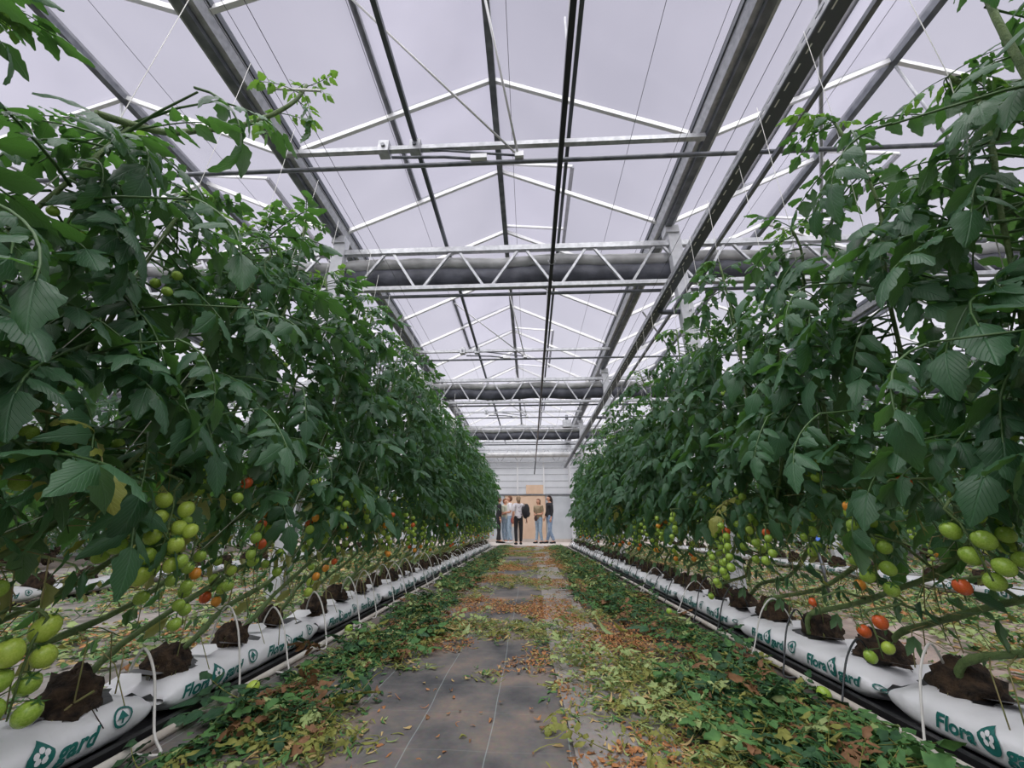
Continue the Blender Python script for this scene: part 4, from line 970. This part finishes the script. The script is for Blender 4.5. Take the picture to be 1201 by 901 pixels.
gl = [(-.98, 1.62, 1.9, .85, 2, 'big cut green leaf lying left of the path beside the nearest drip tube'), (-.85, 2.02, .8, .8, 3, 'dark cut leaf drooping over the dusty sheet left of the path'), (-.80, 2.45, -.6, .9, 0, 'flat dark green cut leaf at the edge of the left trimmings'), (-1.0, 1.40, .2, .9, 4, 'cut green leaf in the lower left corner by the pipe'), (-1.05, 1.85, 2.5, .8, 6, 'cut green leaf against the white pipe on the left'),
      (.92, 1.62, .5, 1.0, 0, 'large cut green leaf in the lower right trimmings'), (1.0, 1.9, 2.4, .9, 2, 'broad cut leaf close to the right irrigation pipe'), (.85, 2.25, -.7, .9, 6, 'cut green leaf halfway between heap and right pipe'), (.95, 2.75, 1.4, .9, 1, 'glossy dark cut leaf beside the right bags'), (.78, 1.45, 3.0, .9, 4, 'cut leaf at the bottom edge right of centre'), (.68, 2.95, .2, .7, 5, 'round dark leaf lying on the damp soil')]
for a in gl: ground_leaf(*a)
for x, y, c, lab in ((-1.10, 1.78, 'lime', 'yellow-green fallen tomato by the left pipe among cut leaves'), (-1.13, 2.70, 'green', 'small green fallen tomato on the left irrigation pipe'), (1.10, 1.82, 'green', 'green fallen tomato beside the right irrigation pipe'), (1.02, 3.3, 'green', 'green fallen tomato farther along the right pipe')):
    o = place('fallen_tomato', TOM[c], None, (x, y, .055), (1.3, .4, x * 9), .046); tag(o, lab, 'tomato')
o = place('clipped_truss_leaf', LEAFYEL[1], None, (-1.28, 1.30, .20), (-.6, .3, 1.9), .9); tag(o, 'withered yellowish leaf draped over the nearest left grow bag', 'leaf')
# twine hook at upper left, blue clip deep in the right row
q = MB(); q.bar((-.11, 0, .015), (.11, 0, -.015), .008, .010); q.bar((-.13, .01, .03), (-.06, .0, .012), .004, .004); q.bar((-.13, -.01, .012), (-.06, .0, .016), .004, .004)
o = q.build('twine_hook', 'twine', loc=(-1.02, 1.12, 2.50), smooth=False); tag(o, 'white twine hook at the top of the left row against the roof', 'hook')
M['blue'] = mat('blue_plastic', (.05, .16, .6), .4)
q = MB(); q.tube([(0, 0, -.05), (0, 0, .05)], .04, 10); q.tube([(0, 0, .05), (0, 0, .07)], .02, 8); o = q.build('blue_cap', 'blue', loc=(2.6, 3.9, .50)); tag(o, 'small blue cap deep behind the right row', 'cap')
q = MB(); q.tube([(0, 0, -.48), (0, 0, -.05)], .012, 6); o2 = q.build('cap_stake', 'galvdark', o)

# ------------------------------------------------------------------ people at the end of the path
def skin_mesh(name, verts, edges, rad, m, sub=2):
    """closed smooth limb surface from a joint graph (Skin + Subdivision)"""
    me = bpy.data.meshes.new(name); me.from_pydata(verts, edges, []); o = bpy.data.objects.new(name, me); C.objects.link(o)
    sk = o.modifiers.new('s', 'SKIN'); sk.use_smooth_shade = True; ss = o.modifiers.new('b', 'SUBSURF'); ss.levels = sub; ss.render_levels = sub
    for i, r_ in enumerate(rad): me.skin_vertices[0].data[i].radius = r_ if isinstance(r_, tuple) else (r_, r_); me.skin_vertices[0].data[i].use_root = (i == 0)
    bpy.context.view_layer.update()
    out = bpy.data.meshes.new_from_object(o.evaluated_get(bpy.context.evaluated_depsgraph_get())); bpy.data.objects.remove(o)
    out.materials.clear(); out.materials.append(m); out.name = name
    return out
def sphere(q, c, r, mi=0, n=12, m=8, f=None):
    vs = []
    for j in range(m + 1):
        a = math.pi * j / m
        for i in range(n):
            b = 2 * math.pi * i / n; p = Vector((math.sin(a) * math.cos(b) * r[0], math.sin(a) * math.sin(b) * r[1], math.cos(a) * r[2]))
            if f: p = f(p)
            vs.append(p + Vector(c))
    q.add(vs, [(j * n + i, (j + 1) * n + i, (j + 1) * n + (i + 1) % n, j * n + (i + 1) % n) for j in range(m) for i in range(n)], mi)
SKIN = mat('skin', (.62, .33, .22), .55)
EYE = mat('eye', (.03, .02, .02), .3); LIP = mat('lip', (.5, .16, .13), .5)
def person(x, y, rot, H, label, shirt, trousers, hair, shoes, armL, armR, hairstyle='short', stride=.06, sleeves=.5, head_turn=0):
    """front faces local -Y; armX = (elbow, hand) in metres for H=1.70"""
    P = thing('person', (x, y, .02), label, 'person'); P.rotation_euler = (0, 0, rot); P.scale = (H / 1.70,) * 3
    st = stride
    V = [(0, 0, .95), (0, .0, 1.12), (0, 0, 1.30), (0, .0, 1.42), (0, 0, 1.50)]; E_ = [(0, 1), (1, 2), (2, 3), (3, 4)]
    Rr = [(.15, .10), (.125, .088), (.145, .10), (.08, .07), (.052, .052)]
    def add(p, r_, par): V.append(p); Rr.append(r_); E_.append((par, len(V) - 1)); return len(V) - 1
    arms = {}
    for s, (el, ha) in ((1, armL), (-1, armR)):
        a = add((s * .17, 0, 1.385), .055, 3); b = add(el, .040, a); c = add(ha, .027, b); arms[s] = (V[a], el, ha)
    legs = {}
    for s in (1, -1):
        h = add((s * .085, 0, .86), .092, 0); k = add((s * .095, -st * s * .6 - .01, .48), .060, h); an = add((s * .10, st * s, .09), .040, k); to = add((s * .115, st * s - .13, .035), .032, an); legs[s] = (V[h], V[k], V[an], V[to])
    body = skin_mesh('body', V, E_, Rr, SKIN, 2)
    # head, face and fingers joined into the same mesh
    q = MB(); vv = [v.co.copy() for v in body.vertices]; q.add(vv, [tuple(p.vertices) for p in body.polygons], 0)
    Hm = Matrix.Translation((0, -.01, 1.60)) @ Matrix.Rotation(head_turn, 4, 'Z')
    t = MB()
    def hf(p):
        z = p.z
        if z < 0: p = Vector((p.x * (1 + z * 2.2), p.y * (1 + z * 1.0) - .0, z))
        if p.y < -.07 and abs(p.x) < .02 and -.03 < z < .02: p.y -= .018
        return p
    sphere(t, (0, 0, 0), (.075, .095, .112), 0, 20, 14, hf)
    for s in (-1, 1): sphere(t, (s * .029, -.083, .008), (.011, .008, .007), 1, 8, 6); sphere(t, (s * .076, .005, -.005), (.012, .018, .03), 0, 8, 6)
    t.add([(-.011, -.092, -.002), (.011, -.092, -.002), (.014, -.094, -.028), (-.014, -.094, -.028), (0, -.114, -.026), (0, -.093, .012)], [(0, 3, 4), (0, 4, 5), (1, 4, 2), (1, 5, 4), (3, 2, 4)], 0)
    sphere(t, (0, -.086, -.048), (.022, .008, .006), 2, 8, 6)
    o_ = len(q.v); q.v.extend([tuple(Hm @ Vector(v)) for v in t.v]); q.f.extend([tuple(i + o_ for i in f) for f in t.f]); q.m.extend(t.m); q.uv.extend(t.uv)
    for s in (1, -1):
        el, ha = Vector(arms[s][1]), Vector(arms[s][2]); d = (ha - el).normalized(); side = d.orthogonal().normalized(); n_ = d.cross(side)
        q.tube([ha - d * .01, ha + d * .035, ha + d * .075], [.026, .034, .032], 8, 0, sq=.5)
        for f_ in range(4):
            b0 = ha + d * .068 + side * (.021 - .014 * f_); ln = (.06, .07, .066, .052)[f_]
            q.tube([b0, b0 + d * ln * .55 + n_ * .006, b0 + d * ln * .9 + n_ * .024], [.0085, .008, .006], 5)
        q.tube([ha + d * .02 + side * .022, ha + d * .055 + side * .044, ha + d * .08 + side * .047], [.010, .009, .007], 5)
    me = q.mesh('body', [SKIN, EYE, LIP]); place('body', me, P); bpy.data.meshes.remove(body)
    # clothes
    V2 = [(0, 0, .87), (0, 0, .98), (0, 0, 1.14), (0, 0, 1.30), (0, 0, 1.40), (0, 0, 1.45)]; E2 = [(i, i + 1) for i in range(5)]; R2 = [(.180, .135), (.175, .130), (.152, .115), (.168, .125), (.125, .10), (.075, .07)]
    for s in (1, -1):
        a, el, ha = [Vector(p) for p in arms[s]]; tgt = a.lerp(el, min(1, sleeves * 2)) if sleeves <= .5 else el.lerp(ha, (sleeves - .5) * 2 * .9)
        V2.append(tuple(a + Vector((0, 0, .015)))); R2.append(.078); E2.append((4, len(V2) - 1)); b = len(V2) - 1
        if sleeves > .5: V2.append(tuple(el)); R2.append(.052); E2.append((b, len(V2) - 1)); b = len(V2) - 1
        V2.append(tuple(tgt)); R2.append(.046 if sleeves > .5 else .060); E2.append((b, len(V2) - 1))
    place('shirt', skin_mesh('shirt', V2, E2, R2, shirt), P)
    V3 = [(0, 0, 1.08), (0, 0, .92)]; E3 = [(0, 1)]; R3 = [(.165, .125), (.168, .128)]
    for s in (1, -1):
        h, k, an, to = [Vector(p) for p in legs[s]]; i0 = 1
        for p, r_ in ((h, .100), (k, .070), (an + Vector((0, 0, .0)), .058)): V3.append(tuple(p)); R3.append(r_); E3.append((i0, len(V3) - 1)); i0 = len(V3) - 1
    place('trousers', skin_mesh('trousers', V3, E3, R3, trousers), P)
    for s in (1, -1):
        h, k, an, to = [Vector(p) for p in legs[s]]; q = MB(); q.tube([an + Vector((0, .05, -.05)), an + Vector((0, -.02, -.04)), to + Vector((0, .03, .003)), to + Vector((0, -.06, -.002))], [.040, .048, .042, .024], 10, sq=.85); q.build('shoe', shoes, P)
    q = MB(); Hh = Matrix.Translation((0, -.01, 1.60)) @ Matrix.Rotation(head_turn, 4, 'Z')
    def hr(p):
        if p.y < -.02 and p.z < .055: p = Vector((p.x, -.02 + (p.y + .02) * .05, p.z))
        return p
    t = MB(); sphere(t, (0, .012, .018), (.090, .103, .112), 0, 18, 12, hr)
    if hairstyle == 'long': t.tube([(0, .05, .04), (0, .075, -.06), (0, .08, -.18), (0, .075, -.30)], [.07, .085, .08, .035], 10, sq=.55)
    if hairstyle == 'bob': t.tube([(0, .03, .04), (0, .045, -.05), (0, .05, -.13)], [.08, .092, .075], 12, sq=.75)
    if hairstyle == 'tail': t.tube([(0, .09, .06), (0, .13, .03), (0, .125, -.10), (0, .10, -.18)], [.02, .03, .026, .008], 8)
    q.v = [tuple(Hh @ Vector(v)) for v in t.v]; q.f = t.f; q.m = t.m; q.uv = t.uv; q.build('hair', hair, P)
    return P
cloth = lambda n_, a, b=None, s=14, seg=None: mat(n_, a, .8, col2=b, nscale=s, seg=seg)
BROWN = cloth('brown_hair', (.16, .07, .035)); BLOND = cloth('dark_blond_hair', (.30, .20, .12)); DARKH = cloth('dark_hair', (.035, .022, .02))
JEANS = cloth('blue_jeans', (.16, .24, .36), (.26, .34, .46)); JEANSL = cloth('light_blue_jeans', (.26, .36, .47), (.36, .46, .56)); BLACKC = cloth('black_cloth', (.018, .018, .022)); WHITE = cloth('white_cloth', (.78, .76, .78))
FLORAL = cloth('white_floral_cloth', (.80, .76, .80), (.25, .16, .24), 16, (.58, .66)); OLIVE = cloth('olive_brown_cloth', (.26, .20, .12), (.34, .27, .17)); PALEG = cloth('pale_green_cloth', (.62, .66, .52)); BSHOE = cloth('black_shoe', (.02, .02, .022)); WSHOE = cloth('white_shoe', (.75, .75, .73))
hang = lambda s: ((s * .21, .02, 1.12), (s * .20, -.04, .87))
fold = lambda s: ((s * .20, .0, 1.12), (s * .03, -.20, 1.10))
person(-1.24, 16.0, R(100), 1.72, 'person in black trousers mostly hidden behind the left row', BLACKC, BLACKC, DARKH, BSHOE, hang(1), hang(-1), 'short', .04, .9)
person(-1.02, 16.35, R(60), 1.66, 'person in a pale green top at the edge of the left row', PALEG, JEANSL, BROWN, WSHOE, hang(1), fold(-1), 'short', .05, .45)
person(-.80, 15.9, R(-78), 1.73, 'person with short brown hair in a white shirt and light jeans, seen from the side', WHITE, JEANSL, BROWN, WSHOE, fold(1), ((-.2, .03, 1.13), (-.10, -.22, 1.06)), 'short', .06, .45)
person(-.43, 14.85, R(196), 1.66, 'person in a white patterned blouse and black trousers with a black backpack', FLORAL, BLACKC, BLOND, BSHOE, hang(1), ((-.27, .02, 1.10), (-.32, -.02, .86)), 'bob', .05, .48)
person(.33, 15.9, R(-35), 1.62, 'person in an olive top and light jeans with folded arms', OLIVE, JEANSL, BROWN, BSHOE, fold(1), fold(-1), 'tail', .05, .40)
person(.76, 15.8, R(-70), 1.74, 'person with long dark hair in a black jacket and jeans by the right row', BLACKC, JEANS, DARKH, BSHOE, hang(1), ((-.2, -.02, 1.12), (-.16, -.14, .90)), 'long', .10, .92)
bp_ = thing('backpack', (-.17, 14.80, .98), 'black backpack carried by the person in the patterned blouse', 'backpack'); bp_.rotation_euler = (0, .12, R(20))
q = MB(); sphere(q, (0, 0, .17), (.125, .17, .27), 0, 16, 12, lambda p: Vector((p.x, p.y, p.z * (1 if p.z > 0 else .95)))); q.build('sack', BLACKC, bp_)
q = MB(); sphere(q, (.05, -.12, .08), (.08, .06, .11), 0, 12, 8); q.build('front_pocket', BLACKC, bp_)
q = MB(); q.tube([(-.05, -.1, .40), (-.14, -.12, .42), (-.20, -.10, .25), (-.14, -.10, .02)], .014, 6); q.build('strap', BLACKC, bp_)
q = MB(); q.tube([(.02, -.10, -.08), (.0, -.11, -.25)], .008, 5); q.build('loose_strap', BLACKC, bp_)
q = MB(); sphere(q, (0, 0, .13), (.09, .05, .13), 0, 12, 8); q.tube([(-.06, 0, .22), (-.04, 0, .36), (.04, 0, .36), (.06, 0, .22)], .008, 5)
o = q.build('shoulder_bag', cloth('dark_red_cloth', (.32, .06, .05)), loc=(-.66, 15.72, .72)); tag(o, 'dark red bag hanging at the side of the person in the white shirt', 'bag')
q = MB(); sphere(q, (0, 0, .1), (.07, .05, .1), 0, 12, 8); q.tube([(-.05, 0, .17), (-.03, 0, .42), (.03, 0, .42), (.05, 0, .17)], .007, 5)
o = q.build('shoulder_bag', cloth('dark_brown_leather', (.06, .03, .025)), loc=(.22, 15.70, .82)); tag(o, 'small dark brown bag at the hip of the person with folded arms', 'bag')
# motor box hanging on the third girder, as seen right of the rail end
mo = thing('drive_motor', (1.28, 12.6, 3.86), 'small grey drive motor under the roof near the third girder', 'motor')
q = MB(); q.box((-.14, -.1, -.12), (.14, .1, .12)); q.build('housing', 'galv', mo, smooth=False); q = MB(); q.tube([(0, 0, .1), (0, 0, .3)], .05, 8); q.build('mount', 'galvdark', mo)
